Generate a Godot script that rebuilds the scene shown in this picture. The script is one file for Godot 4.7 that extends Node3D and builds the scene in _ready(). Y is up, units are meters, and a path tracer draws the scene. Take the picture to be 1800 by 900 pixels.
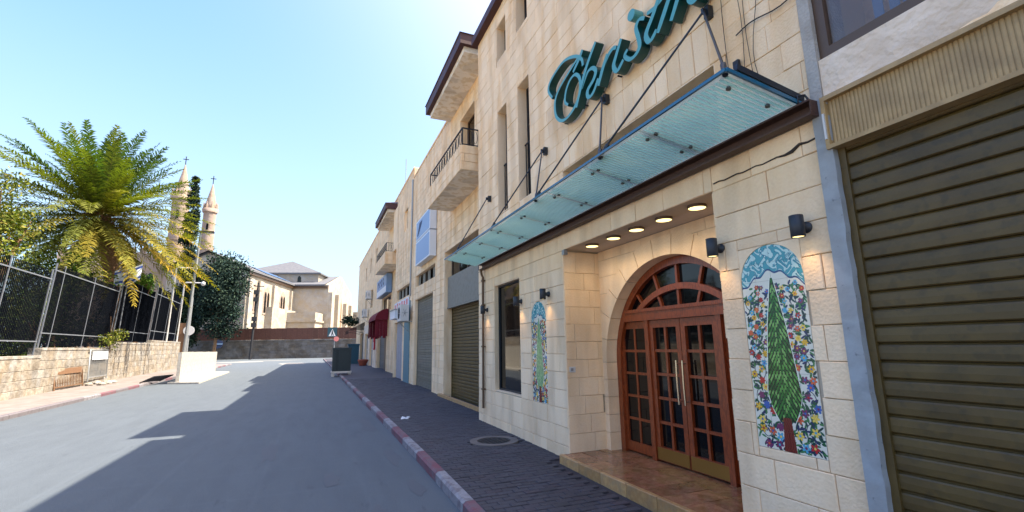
extends Node3D
# A street of pale limestone buildings seen from the road. y is up, the street runs along -z, metres.

class MB:
	# collects triangles; every polygon is given counter-clockwise as seen from outside
	var st := SurfaceTool.new()
	var uvs := false
	var n := 0
	func _init(with_uv := false) -> void:
		uvs = with_uv
		st.begin(Mesh.PRIMITIVE_TRIANGLES)
		st.set_smooth_group(-1)
		st.set_color(Color(1, 1, 1))
	func col(c: Color) -> void:
		st.set_color(c)
	func smooth(g: int) -> void:
		st.set_smooth_group(g)
	func v(p: Vector3, uv := Vector2.ZERO) -> void:
		if uvs:
			st.set_uv(uv)
		st.add_vertex(p)
	func tri(a: Vector3, b: Vector3, c: Vector3, ua := Vector2.ZERO, ub := Vector2.ZERO, uc := Vector2.ZERO) -> void:
		v(a, ua); v(c, uc); v(b, ub)
		n += 1
	func quad(a: Vector3, b: Vector3, c: Vector3, d: Vector3, ua := Vector2(0, 1), ub := Vector2(1, 1), uc := Vector2(1, 0), ud := Vector2.ZERO) -> void:
		tri(a, b, c, ua, ub, uc)
		tri(a, c, d, ua, uc, ud)
	func box(lo: Vector3, hi: Vector3, t := Transform3D()) -> void:
		var p := []
		for i in 8:
			p.append(t * Vector3(hi.x if i & 1 else lo.x, hi.y if i & 2 else lo.y, hi.z if i & 4 else lo.z))
		quad(p[0], p[4], p[6], p[2]); quad(p[1], p[3], p[7], p[5])
		quad(p[0], p[1], p[5], p[4]); quad(p[2], p[6], p[7], p[3])
		quad(p[0], p[2], p[3], p[1]); quad(p[4], p[5], p[7], p[6])
	func slab(o: Vector3, u: Vector3, w: Vector3, nn: Vector3, r: Rect2, d0: float, d1: float) -> void:
		# a box on a plane: rectangle r in (u, w), from depth d0 out to d1 along nn
		prism(PackedVector2Array([r.position, r.position + Vector2(r.size.x, 0), r.end, r.position + Vector2(0, r.size.y)]), o, u, w, nn, d0, d1)
	func prism(poly: PackedVector2Array, o: Vector3, u: Vector3, w: Vector3, nn: Vector3, d0: float, d1: float, back := true) -> void:
		if poly.size() < 3:
			return
		if Geometry2D.is_polygon_clockwise(poly):
			poly.reverse()
		var f := []
		var b := []
		for q in poly:
			f.append(o + u * q.x + w * q.y + nn * d1)
			b.append(o + u * q.x + w * q.y + nn * d0)
		var k := poly.size()
		for i in k:
			var j := (i + 1) % k
			quad(b[i], b[j], f[j], f[i])
		var t := Geometry2D.triangulate_polygon(poly)
		for i in range(0, t.size(), 3):
			var a := t[i]
			var c := t[i + 1]
			var e := t[i + 2]
			if (poly[c] - poly[a]).cross(poly[e] - poly[a]) < 0.0:
				var s := c
				c = e
				e = s
			tri(f[a], f[c], f[e])
			if back:
				tri(b[a], b[e], b[c])
	func stone(r: Rect2, o: Vector3, u: Vector3, w: Vector3, nn: Vector3, d0: float, d1: float, bev: float, rg: RandomNumberGenerator) -> void:
		# a dressed block with a bevelled, slightly uneven face
		var x0 := r.position.x
		var y0 := r.position.y
		var x1 := r.end.x
		var y1 := r.end.y
		var base := [Vector2(x0, y0), Vector2(x1, y0), Vector2(x1, y1), Vector2(x0, y1)]
		var inn := [Vector2(x0 + bev, y0 + bev), Vector2(x1 - bev, y0 + bev), Vector2(x1 - bev, y1 - bev), Vector2(x0 + bev, y1 - bev)]
		var B := []
		var M := []
		var F := []
		for i in 4:
			B.append(o + u * base[i].x + w * base[i].y + nn * d0)
			M.append(o + u * base[i].x + w * base[i].y + nn * (d1 - bev))
			F.append(o + u * inn[i].x + w * inn[i].y + nn * (d1 + rg.randf_range(-0.003, 0.003)))
		for i in 4:
			var j := (i + 1) % 4
			quad(B[i], B[j], M[j], M[i])
			quad(M[i], M[j], F[j], F[i])
		quad(F[0], F[1], F[2], F[3])
	func tube(path: Array, rads: Array, k := 8, caps := true, g := 1) -> void:
		var rings := []
		st.set_smooth_group(g)
		var side := Vector3.ZERO
		var before := Vector3.ZERO
		for i in path.size():
			var d: Vector3 = (path[mini(i + 1, path.size() - 1)] - path[maxi(i - 1, 0)]).normalized()
			if d.length() < 0.5: d = before
			if before != Vector3.ZERO and d.dot(before) < -0.2: d = before
			before = d
			if side == Vector3.ZERO:
				side = d.cross(Vector3.UP if absf(d.y) < 0.9 else Vector3.RIGHT).normalized()
			side = (side - d * side.dot(d)).normalized()
			var up := d.cross(side)
			var ring := []
			var rr: float = rads[mini(i, rads.size() - 1)]
			for j in k:
				var a := TAU * j / k
				ring.append(path[i] + side * (cos(a) * rr) + up * (sin(a) * rr))
			rings.append(ring)
		for i in path.size() - 1:
			for j in k:
				var m := (j + 1) % k
				quad(rings[i][j], rings[i][m], rings[i + 1][m], rings[i + 1][j])
		st.set_smooth_group(-1)
		if caps:
			var last: Array = rings[-1]
			for j in range(1, k - 1):
				tri(rings[0][0], rings[0][j + 1], rings[0][j])
				tri(last[0], last[j], last[j + 1])
	func bar(a: Vector3, b: Vector3, w: float, h: float, up := Vector3.UP) -> void:
		var d := (b - a).normalized()
		var s := d.cross(up).normalized() if absf(d.dot(up)) < 0.99 else d.cross(Vector3.RIGHT).normalized()
		var t := s.cross(d)
		box(Vector3(-w / 2, -h / 2, 0), Vector3(w / 2, h / 2, a.distance_to(b)), Transform3D(Basis(s, t, s.cross(t)) if s.cross(t).dot(d) > 0 else Basis(-s, t, d), a))
	func ribbon(pts: Array, w: float, x_front: float, depth: float, sides: MB) -> void:
		# a stroke of a raised letter on the plane x = const, facing -x; pts are (z, y)
		var L := []
		var R := []
		for i in pts.size():
			var d: Vector2 = (pts[mini(i + 1, pts.size() - 1)] - pts[maxi(i - 1, 0)]).normalized()
			var nrm := Vector2(-d.y, d.x)
			var t := float(i) / (pts.size() - 1)
			# a pen stroke: thick going down, thin going across
			var ww := w * (0.62 + 0.38 * absf(d.y)) * (0.75 + 0.25 * sin(PI * t)) / 2.0
			L.append(pts[i] + nrm * ww)
			R.append(pts[i] - nrm * ww)
		for i in pts.size() - 1:
			var a := Vector3(x_front, L[i].y, L[i].x)
			var b := Vector3(x_front, R[i].y, R[i].x)
			var c := Vector3(x_front, R[i + 1].y, R[i + 1].x)
			var e := Vector3(x_front, L[i + 1].y, L[i + 1].x)
			quad(a, b, c, e)
			var k := Vector3(depth, 0, 0)
			sides.quad(b, b + k, c + k, c)
			sides.quad(a + k, a, e, e + k)
		for q in [0, pts.size() - 1]:
			var a := Vector3(x_front, L[q].y, L[q].x)
			var b := Vector3(x_front, R[q].y, R[q].x)
			var k := Vector3(depth, 0, 0)
			sides.quad(a, a + k, b + k, b)
	func done() -> ArrayMesh:
		st.generate_normals()
		return st.commit()

var counts := {}
var M := {}
var rng := RandomNumberGenerator.new()
const CAM := Vector3(0, 1.75, 0)

# ---------------------------------------------------------------- naming and parenting
func numbered(parent: Node, called: String) -> String:
	var key := "%d/%s" % [parent.get_instance_id(), called]
	var k: int = counts.get(key, 0)
	counts[key] = k + 1
	return called if k == 0 else "%s_%03d" % [called, k]

func gpos(nd: Node) -> Vector3:
	var p := Vector3.ZERO
	while nd != self and nd is Node3D:
		p += (nd as Node3D).position
		nd = nd.get_parent()
	return p

func tag(o: Node, label := "", category := "", group := "", kind := "") -> Node:
	if label: o.set_meta("label", label)
	if category: o.set_meta("category", category)
	if group: o.set_meta("group", group)
	if kind: o.set_meta("kind", kind)
	return o

func thing(called: String, label: String, category: String, at := Vector3.ZERO, group := "") -> Node3D:
	var o := Node3D.new()
	o.name = numbered(self, called)
	add_child(o)
	o.position = at
	tag(o, label, category, group)
	return o

# commits world-space geometry as one named mesh under parent
func part(parent: Node, called: String, mb, m: Material) -> MeshInstance3D:
	var o := MeshInstance3D.new()
	o.mesh = mb.done() if mb is MB else mb
	o.material_override = m
	o.name = numbered(parent, called)
	parent.add_child(o)
	o.position = Vector3.ZERO if parent == self else -gpos(parent)
	return o

# the same for geometry in the parent's own axes
func lpart(parent: Node, called: String, mb, m: Material, at := Vector3.ZERO) -> MeshInstance3D:
	var o := MeshInstance3D.new()
	o.mesh = mb.done() if mb is MB else mb
	o.material_override = m
	o.name = numbered(parent, called)
	parent.add_child(o)
	o.position = at
	return o

func copy(o: Node3D, at: Vector3, label: String) -> Node3D:
	var c := o.duplicate() as Node3D
	c.name = numbered(self, String(o.name))
	add_child(c)
	c.position = at
	c.set_meta("label", label)
	return c

func structure(called: String, mb, m: Material) -> MeshInstance3D:
	var o := part(self, called, mb, m)
	o.set_meta("kind", "structure")
	return o

# ---------------------------------------------------------------- textures
func nz(sd: int, freq: float, oct: int, size := 512, kind := FastNoiseLite.TYPE_SIMPLEX_SMOOTH) -> PackedByteArray:
	var f := FastNoiseLite.new()
	f.seed = sd
	f.frequency = freq
	f.noise_type = kind
	f.fractal_octaves = oct
	if oct == 1:
		f.fractal_type = FastNoiseLite.FRACTAL_NONE
	var im := f.get_seamless_image(size, size)
	im.convert(Image.FORMAT_L8)
	return im.get_data()

# layers: [bytes, centre, contrast, amount, colour]: where the noise passes the centre the colour is laid over
func blend(size: int, base: Color, layers: Array) -> ImageTexture:
	var out := PackedByteArray()
	out.resize(size * size * 3)
	var nl := layers.size()
	for i in size * size:
		var r := base.r
		var g := base.g
		var b := base.b
		for l in nl:
			var L: Array = layers[l]
			var data: PackedByteArray = L[0]
			var t: float = clampf((data[i] / 255.0 - L[1]) * L[2] + 0.5, 0.0, 1.0) * L[3]
			var c: Color = L[4]
			r += (c.r - r) * t
			g += (c.g - g) * t
			b += (c.b - b) * t
		out[i * 3] = int(clampf(r, 0, 1) * 255)
		out[i * 3 + 1] = int(clampf(g, 0, 1) * 255)
		out[i * 3 + 2] = int(clampf(b, 0, 1) * 255)
	var im := Image.create_from_data(size, size, false, Image.FORMAT_RGB8, out)
	return ImageTexture.create_from_image(im)

func gray(size: int, data: PackedByteArray) -> ImageTexture:
	return ImageTexture.create_from_image(Image.create_from_data(size, size, false, Image.FORMAT_L8, data))

func mat(c: Color, rough := 0.8, metal := 0.0, spec := 0.5) -> StandardMaterial3D:
	var m := StandardMaterial3D.new()
	m.albedo_color = c
	m.roughness = rough
	m.metallic = metal
	m.metallic_specular = spec
	m.cull_mode = BaseMaterial3D.CULL_DISABLED
	m.vertex_color_use_as_albedo = true
	return m

# tex: colour texture laid in world space, tile metres wide; hm: relief of h centimetres
func tmat(tex: Texture2D, tile: float, rough: float, hm: Texture2D = null, h := 1.0, over: Texture2D = null, over_tile := 9.0, spec := 0.5) -> StandardMaterial3D:
	var m := mat(Color.WHITE, rough, 0.0, spec)
	m.albedo_texture = tex
	m.uv1_triplanar = true
	m.uv1_world_triplanar = true
	m.uv1_triplanar_sharpness = 6.0
	m.uv1_scale = Vector3.ONE / tile
	if hm:
		m.heightmap_enabled = true
		m.heightmap_texture = hm
		m.heightmap_scale = h
	if over:
		m.detail_enabled = true
		m.detail_albedo = over
		m.detail_blend_mode = BaseMaterial3D.BLEND_MODE_MUL
		m.detail_uv_layer = BaseMaterial3D.DETAIL_UV_2
		m.uv2_triplanar = true
		m.uv2_world_triplanar = true
		m.uv2_triplanar_sharpness = 6.0
		m.uv2_scale = Vector3.ONE / over_tile
	return m

func sr(r: float, g: float, b: float) -> Color:
	return Color(r / 255.0, g / 255.0, b / 255.0)

func make_materials() -> void:
	var fine := nz(3, 0.09, 4)
	var mid := nz(11, 0.02, 5)
	var coarse := nz(17, 0.008, 5)
	var coarse2 := nz(23, 0.006, 4)
	var pits := nz(31, 0.06, 2, 512, FastNoiseLite.TYPE_CELLULAR)
	var fg := gray(512, fine)
	var mg := gray(512, mid)
	var stain := blend(512, Color(1, 1, 1), [[coarse, 0.64, 3.0, 0.35, sr(222, 192, 148)], [coarse2, 0.66, 4.0, 0.25, sr(190, 178, 164)]])
	var stain_weak := blend(512, Color(1, 1, 1), [[coarse, 0.6, 2.5, 0.22, sr(205, 190, 170)], [coarse2, 0.65, 4.0, 0.2, sr(170, 165, 160)]])
	var lime := blend(512, sr(255, 235, 211), [[fine, 0.5, 1.6, 0.3, sr(237, 211, 184)], [mid, 0.55, 2.0, 0.2, sr(252, 222, 182)], [pits, 0.2, 5.0, 0.0, sr(166, 140, 105)]])
	M.stone = tmat(lime, 1.6, 0.85, fg, 0.35, stain_weak, 6.5)
	M.stone.albedo_color = sr(253, 246, 233)
	M.stone_warm = tmat(lime, 1.3, 0.85, fg, 0.4, stain, 3.1)
	M.stone_warm.albedo_color = sr(255, 247, 231)
	M.stone_row = tmat(lime, 2.1, 0.85, mg, 1.2, stain, 7.3)
	M.stone_row.albedo_color = sr(255, 247, 231)
	for m in [M.stone, M.stone_warm, M.stone_row]:
		m.uv2_scale = Vector3(1.0 / 2.6, 1.0 / 11.0, 1.0 / 2.6)   # stains run down the wall
	M.mortar = mat(sr(186, 172, 152), 0.95)
	var old := blend(512, sr(158, 156, 153), [[fine, 0.5, 1.6, 0.4, sr(137, 130, 119)], [mid, 0.55, 2.2, 0.5, sr(168, 168, 167)], [coarse, 0.62, 4.0, 0.45, sr(115, 110, 104)]])
	M.oldwall = tmat(old, 3.0, 0.92, mg, 2.5, stain, 5.0)
	M.farwall = tmat(old, 9.0, 0.92, mg, 6.0, stain, 14.0)
	M.farwall.albedo_color = sr(196, 194, 200)
	var church := blend(512, sr(161, 156, 151), [[fine, 0.5, 1.6, 0.35, sr(154, 140, 121)], [mid, 0.55, 2.4, 0.5, sr(164, 147, 121)], [coarse, 0.62, 4.0, 0.35, sr(181, 179, 175)]])
	M.church = tmat(church, 16.0, 0.9, mg, 6.0)
	M.tower = tmat(church, 16.0, 0.9, mg, 6.0)
	M.tower.albedo_color = sr(240, 224, 220)
	M.roof = tmat(blend(512, sr(98, 100, 108), [[fine, 0.5, 2.0, 0.4, sr(74, 76, 86)], [mid, 0.5, 2.0, 0.4, sr(115, 116, 119)]]), 8.0, 0.8)
	M.slate = mat(sr(48, 78, 116), 0.6)
	# road
	var grit := nz(41, 0.3, 3)
	var worn := nz(43, 0.01, 4)
	var cracks := nz(47, 0.015, 1, 512, FastNoiseLite.TYPE_CELLULAR)
	var asph := blend(512, sr(93, 102, 111), [[grit, 0.5, 3.0, 0.8, sr(73, 82, 90)], [fine, 0.55, 2.0, 0.35, sr(106, 114, 122)]])
	var tracks := nz(59, 0.02, 3)
	var spots := nz(61, 0.035, 3)
	var asph_over := blend(512, Color(1, 1, 1), [[worn, 0.55, 2.0, 0.07, sr(175, 176, 180)], [tracks, 0.6, 2.0, 0.09, sr(150, 151, 155)], [spots, 0.9, 6.0, 0.25, sr(130, 131, 134)]])
	M.asphalt = tmat(asph, 1.25, 0.86, gray(512, grit), 1.1, asph_over, 11.0)
	M.asphalt.uv2_scale = Vector3(1.0 / 4.2, 0.1, 1.0 / 19.0)
	M.stain_dark = tmat(blend(512, sr(84, 90, 98), [[grit, 0.5, 2.2, 0.5, sr(66, 72, 80)]]), 1.5, 0.8, gray(512, grit), 0.5)
	M.patch = tmat(blend(512, sr(150, 146, 140), [[grit, 0.5, 2.2, 0.5, sr(112, 110, 108)]]), 1.3, 0.9, gray(512, grit), 0.5)
	M.earth = tmat(blend(512, sr(150, 132, 104), [[mid, 0.5, 2.0, 0.6, sr(112, 104, 78)]]), 4.0, 0.95)
	var conc := blend(512, sr(176, 170, 162), [[fine, 0.5, 1.8, 0.4, sr(150, 146, 140)], [coarse, 0.6, 3.0, 0.4, sr(140, 132, 122)]])
	M.concrete = tmat(conc, 1.4, 0.9, fg, 0.5)
	M.ring = tmat(conc, 1.4, 0.9, fg, 0.5)
	M.ring.albedo_color = sr(165, 160, 162)
	M.pave_left = tmat(blend(512, sr(130, 121, 120), [[fine, 0.5, 1.8, 0.4, sr(110, 102, 100)], [coarse, 0.6, 3.0, 0.4, sr(142, 136, 132)]]), 1.8, 0.9, mg, 0.5, stain_weak, 6.0)
	var pv := blend(512, sr(64, 63, 72), [[fine, 0.5, 2.0, 0.45, sr(49, 49, 58)], [mid, 0.6, 3.0, 0.4, sr(76, 73, 80)]])
	M.paver = tmat(pv, 0.7, 0.72, fg, 0.4, stain_weak, 2.7)
	M.grout = tmat(blend(512, sr(61, 56, 60), [[fine, 0.5, 2.0, 0.5, sr(46, 43, 46)]]), 0.8, 0.95)
	# kerb stones: paint worn through to the concrete
	for k in [["kerb_red", sr(112, 58, 70)], ["kerb_white", sr(142, 142, 148)], ["kerb_bare", sr(104, 100, 106)]]:
		M[k[0]] = tmat(blend(512, k[1], [[fine, 0.5, 2.0, 0.35, sr(104, 98, 100)], [mid, 0.62, 3.5, 0.75, sr(92, 84, 90)], [coarse, 0.5, 2.5, 0.4, sr(110, 104, 108)]]), 2.3, 0.8, fg, 0.3)
	# plaster
	M.plaster = tmat(blend(512, sr(233, 213, 190), [[fine, 0.55, 1.6, 0.15, sr(221, 202, 179)], [mid, 0.82, 8.0, 0.4, sr(221, 198, 170)]]), 1.1, 0.85, mg, 1.2, stain_weak, 3.0)
	M.blue_plaster = tmat(blend(512, sr(156, 161, 165), [[mid, 0.86, 9.0, 0.6, sr(104, 107, 113)], [fine, 0.6, 3.0, 0.2, sr(169, 170, 172)]]), 1.1, 0.8, mg, 0.25, stain_weak, 1.3)
	M.soffit = tmat(blend(512, sr(242, 233, 220), [[mid, 0.6, 5.0, 0.45, sr(201, 176, 134)], [coarse, 0.62, 6.0, 0.4, sr(180, 170, 157)]]), 3.4, 0.9, mg, 1.0)
	M.white_paint = tmat(blend(512, sr(179, 176, 169), [[mid, 0.56, 4.0, 0.5, sr(152, 145, 134)], [fine, 0.6, 3.0, 0.3, sr(156, 152, 147)]]), 2.2, 0.7, fg, 0.3)
	M.ceiling = tmat(blend(512, sr(191, 177, 166), [[mid, 0.6, 3.0, 0.25, sr(172, 156, 140)]]), 1.2, 0.85)
	# metals
	M.slat = tmat(blend(512, sr(88, 70, 32), [[fine, 0.55, 2.0, 0.3, sr(74, 60, 28)], [coarse, 0.55, 3.0, 0.45, sr(100, 79, 36)], [mid, 0.68, 5.0, 0.4, sr(61, 50, 27)]]), 1.3, 0.5, null, 1.0, stain_weak, 1.7)
	M.slat_pale = tmat(blend(512, sr(119, 115, 104), [[fine, 0.55, 2.0, 0.35, sr(100, 97, 89)], [coarse, 0.6, 4.0, 0.4, sr(132, 125, 110)]]), 1.2, 0.55, null, 1.0, stain_weak, 1.9)
	M.slat_dark = tmat(blend(512, sr(96, 98, 104), [[fine, 0.55, 2.0, 0.35, sr(72, 74, 80)]]), 1.2, 0.5)
	M.shutter_box = tmat(blend(512, sr(171, 143, 99), [[fine, 0.55, 2.0, 0.25, sr(150, 123, 85)], [coarse, 0.6, 4.0, 0.35, sr(193, 162, 112)]]), 1.0, 0.55, null, 1.0, stain_weak, 1.2)
	M.grey_panel = tmat(blend(512, sr(128, 125, 115), [[mid, 0.6, 4.0, 0.4, sr(112, 106, 95)]]), 2.0, 0.6)
	M.bronze = mat(sr(92, 72, 56), 0.4, 0.3)
	M.brown_steel = tmat(blend(512, sr(74, 50, 42), [[mid, 0.6, 4.0, 0.5, sr(54, 36, 34)], [fine, 0.62, 5.0, 0.4, sr(108, 74, 54)]]), 0.6, 0.55)
	M.dark_steel = mat(sr(44, 50, 58), 0.45, 0.4)
	M.black = mat(sr(40, 44, 52), 0.5)
	M.iron = mat(sr(52, 52, 56), 0.6, 0.5)
	M.galv = mat(sr(158, 162, 166), 0.45, 0.5)
	M.pale_metal = mat(sr(205, 205, 205), 0.5, 0.2)
	M.brass = mat(sr(150, 116, 62), 0.35, 0.8)
	M.chrome = mat(sr(200, 190, 170), 0.2, 0.9)
	M.glass_dark = mat(sr(9, 9, 11), 0.04, 0.0, 0.45)
	M.glass_dark.vertex_color_use_as_albedo = false
	M.glass_blue = mat(sr(52, 62, 84), 0.06, 0.0, 0.6)
	M.pane_clear = mat(Color(0.05, 0.06, 0.09, 0.25), 0.04, 0.0, 0.5)
	M.pane_clear.transparency = BaseMaterial3D.TRANSPARENCY_ALPHA
	M.curtain = mat(sr(150, 160, 190), 0.9)
	M.lintel_dark = mat(sr(54, 46, 42), 0.8)
	# wood of the entrance
	var gr := FastNoiseLite.new()
	gr.seed = 77
	gr.frequency = 0.012
	gr.fractal_octaves = 4
	var wd := PackedByteArray()
	wd.resize(256 * 256)
	for y in 256:
		for x in 256:
			wd[y * 256 + x] = int(clampf(0.5 + 0.5 * sin((gr.get_noise_2d(x * 6.0, y * 0.5) * 5.0 + x * 0.12) * 2.0) + gr.get_noise_2d(x * 30.0, y * 2.0) * 0.4, 0, 1) * 255)
	var wood := blend(256, sr(146, 66, 26), [[wd, 0.5, 1.8, 0.65, sr(92, 34, 12)]])
	M.wood = tmat(wood, 0.5, 0.38, null, 1.0)
	M.wood.clearcoat_enabled = true
	M.wood.clearcoat = 0.4
	M.wood.clearcoat_roughness = 0.25
	M.floor_tile = tmat(blend(512, sr(164, 123, 93), [[mid, 0.5, 2.5, 0.6, sr(138, 86, 63)], [fine, 0.6, 3.0, 0.4, sr(186, 149, 112)], [coarse, 0.6, 4.0, 0.4, sr(121, 93, 56)]]), 1.1, 0.16)
	M.step = tmat(blend(512, sr(192, 154, 102), [[mid, 0.5, 2.5, 0.5, sr(166, 121, 76)], [coarse, 0.6, 4.0, 0.5, sr(156, 130, 99)]]), 0.9, 0.6, fg, 0.4)
	# canopy
	M.canopy = mat(Color(0.98, 0.99, 0.98, 0.55), 0.3)
	M.canopy.albedo_texture = blend(512, sr(196, 206, 200), [[mid, 0.5, 2.0, 0.4, sr(190, 196, 188)], [coarse, 0.5, 3.0, 0.5, sr(238, 226, 206)]])
	M.canopy.uv1_triplanar = true
	M.canopy.uv1_world_triplanar = true
	M.canopy.uv1_scale = Vector3.ONE / 2.4
	M.canopy.transparency = BaseMaterial3D.TRANSPARENCY_ALPHA
	M.canopy.backlight_enabled = true
	M.canopy.backlight = Color(1.35, 1.4, 1.38)
	M.canopy_rib = mat(Color(0.94, 0.95, 0.92, 0.8), 0.3)
	M.canopy_rib.transparency = BaseMaterial3D.TRANSPARENCY_ALPHA
	M.canopy_rib.backlight_enabled = true
	M.canopy_rib.backlight = Color(1.3, 1.45, 1.45)
	M.bolt = mat(sr(96, 98, 98), 0.4, 0.6)
	M.glass_edge = mat(sr(36, 98, 128), 0.15)
	M.teal = mat(sr(76, 150, 150), 0.35)
	M.teal_dark = mat(sr(0, 66, 66), 0.4)
	M.fascia = tmat(blend(512, sr(70, 34, 34), [[mid, 0.5, 2.0, 0.4, sr(52, 26, 28)]]), 1.2, 0.6)
	M.red_cloth = tmat(blend(512, sr(112, 20, 36), [[mid, 0.5, 2.0, 0.4, sr(84, 14, 28)]]), 1.0, 0.9)
	M.blue_paint = tmat(blend(512, sr(92, 127, 137), [[mid, 0.6, 4.0, 0.5, sr(126, 145, 148)]]), 1.0, 0.7)
	M.grey_door = tmat(blend(512, sr(164, 162, 170), [[mid, 0.6, 4.0, 0.4, sr(140, 138, 146)]]), 2.0, 0.6)
	M.sign_white = mat(sr(216, 222, 230), 0.4)
	M.sign_blue = mat(sr(120, 150, 190), 0.4)
	M.navy = mat(sr(40, 56, 96), 0.6)
	M.red = mat(sr(180, 40, 50), 0.6)
	M.pink = mat(sr(214, 130, 130), 0.7)
	M.bin_dark = tmat(blend(512, sr(52, 62, 62), [[mid, 0.5, 2.0, 0.5, sr(34, 42, 46)], [fine, 0.6, 3.0, 0.4, sr(84, 84, 78)]]), 1.0, 0.7)
	M.bin_teal = mat(sr(32, 74, 90), 0.6)
	M.pallet = mat(sr(205, 196, 184), 0.8)
	M.clay = mat(sr(150, 76, 56), 0.8)
	M.brown_fence = tmat(blend(512, sr(100, 65, 54), [[mid, 0.5, 2.0, 0.4, sr(80, 50, 45)]]), 3.0, 0.85)
	M.net = mat(Color(0.09, 0.105, 0.12, 0.68), 0.95, 0.0, 0.2)
	M.net.transparency = BaseMaterial3D.TRANSPARENCY_ALPHA
	M.net_brown = mat(sr(91, 73, 54), 0.9)
	M.bar_grey = mat(sr(119, 124, 133), 0.5, 0.3)
	M.bar_dark = mat(sr(16, 20, 28), 0.9, 0.0, 0.1)
	M.rust = tmat(blend(512, sr(122, 92, 66), [[mid, 0.5, 3.0, 0.6, sr(92, 62, 42)]]), 0.6, 0.85)
	M.bark = tmat(blend(512, sr(128, 98, 72), [[mid, 0.5, 2.5, 0.6, sr(92, 66, 46)], [fine, 0.55, 3.0, 0.4, sr(164, 132, 100)]]), 1.0, 0.95, mg, 4.0)
	for k in [["frond", Color(1, 1, 1), Color(0.8, 0.85, 0.4)], ["leaf", Color(1, 1, 1), Color(0.5, 0.6, 0.2)], ["leaf_dark", Color(1, 1, 1), Color(0.2, 0.25, 0.12)]]:
		var m := mat(k[1], 0.85, 0.0, 0.25)
		m.backlight_enabled = true
		m.backlight = k[2]
		M[k[0]] = m
	M.lamp_glow = mat(sr(255, 236, 190), 0.5)
	M.lamp_glow.emission_enabled = true
	M.lamp_glow.emission = sr(255, 226, 150)
	M.lamp_glow.emission_energy_multiplier = 1.0

# ---------------------------------------------------------------- stonework
func minus(rects: Array, hole: Rect2) -> Array:
	var out := []
	for r in rects:
		if not r.intersects(hole):
			out.append(r)
			continue
		var c: Rect2 = r.intersection(hole)
		if c.position.x - r.position.x > 0.001: out.append(Rect2(r.position, Vector2(c.position.x - r.position.x, r.size.y)))
		if r.end.x - c.end.x > 0.001: out.append(Rect2(Vector2(c.end.x, r.position.y), Vector2(r.end.x - c.end.x, r.size.y)))
		if c.position.y - r.position.y > 0.001: out.append(Rect2(Vector2(c.position.x, r.position.y), Vector2(c.size.x, c.position.y - r.position.y)))
		if r.end.y - c.end.y > 0.001: out.append(Rect2(Vector2(c.position.x, c.end.y), Vector2(c.size.x, r.end.y - c.end.y)))
	return out

func core(mb: MB, o: Vector3, u: Vector3, w: Vector3, nn: Vector3, area: Rect2, holes: Array, d0: float, d1: float) -> void:
	var rs := [area]
	for h in holes:
		rs = minus(rs, h)
	for r in rs:
		mb.slab(o, u, w, nn, r, d0, d1)

func courses(area: Rect2, holes: Array, h: float, l0: float, l1: float, rg: RandomNumberGenerator) -> Array:
	var out := []
	var y := area.position.y
	while y < area.end.y - 0.02:
		var hh := minf(h, area.end.y - y)
		if area.end.y - y - hh < h * 0.35:
			hh = area.end.y - y
		var x := area.position.x - rg.randf() * l0
		while x < area.end.x:
			var l := rg.randf_range(l0, l1)
			var r := Rect2(x, y, l, hh).intersection(area)
			x += l
			if r.size.x < 0.03: continue
			var rs := [r]
			for q in holes:
				rs = minus(rs, q)
			for q in rs:
				if q.size.x > 0.035 and q.size.y > 0.03:
					out.append(q)
		y += hh
	return out

func tone(rg: RandomNumberGenerator, amt: float) -> Color:
	var t := 1.0 - rg.randf() * amt
	var warm := rg.randf() * amt * 0.55
	return Color(t, t * (1.0 - warm * 0.55), t * (1.0 - warm * 1.3))

# lays blocks on a plane: the nearest ones (up to most) are parts, the rest one part
func lay(par: Node, called: String, rects: Array, o: Vector3, u: Vector3, w: Vector3, nn: Vector3, m: Material, most: int, gap := 0.0035, out := 0.022, bev := 0.006, amt := 0.16, sd := 5) -> void:
	var rg := RandomNumberGenerator.new()
	rg.seed = sd
	var key := func(a: Rect2, b: Rect2) -> bool:
		var pa: Vector3 = o + u * a.get_center().x + w * a.get_center().y
		var pb: Vector3 = o + u * b.get_center().x + w * b.get_center().y
		return a.get_area() / pa.distance_squared_to(CAM) > b.get_area() / pb.distance_squared_to(CAM)
	rects.sort_custom(key)
	var rest := MB.new()
	for i in rects.size():
		var r: Rect2 = rects[i].grow(-gap)
		if r.size.x < 0.012 or r.size.y < 0.012: continue
		var b := minf(bev, minf(r.size.x, r.size.y) * 0.3)
		var mb := MB.new() if i < most else rest
		mb.col(tone(rg, amt))
		mb.stone(r, o, u, w, nn, -0.02, out + rg.randf_range(-0.004, 0.004), b, rg)
		if i < most:
			part(par, called, mb, m)
	if rest.n:
		tag(part(par, called + "work", rest, m), "", "", "", "stuff")

func arc(c: Vector2, r: float, a0: float, a1: float, k: int) -> PackedVector2Array:
	var p := PackedVector2Array()
	for i in k + 1:
		var a := lerpf(a0, a1, float(i) / k)
		p.append(c + Vector2(cos(a), sin(a)) * r)
	return p

func wedge(c: Vector2, r0: float, r1: float, a0: float, a1: float, k := 5) -> PackedVector2Array:
	var p := arc(c, r1, a0, a1, k)
	var q := arc(c, r0, a1, a0, k)
	p.append_array(q)
	return p

func rectp(x0: float, y0: float, x1: float, y1: float) -> PackedVector2Array:
	return PackedVector2Array([Vector2(x0, y0), Vector2(x1, y0), Vector2(x1, y1), Vector2(x0, y1)])

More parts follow.
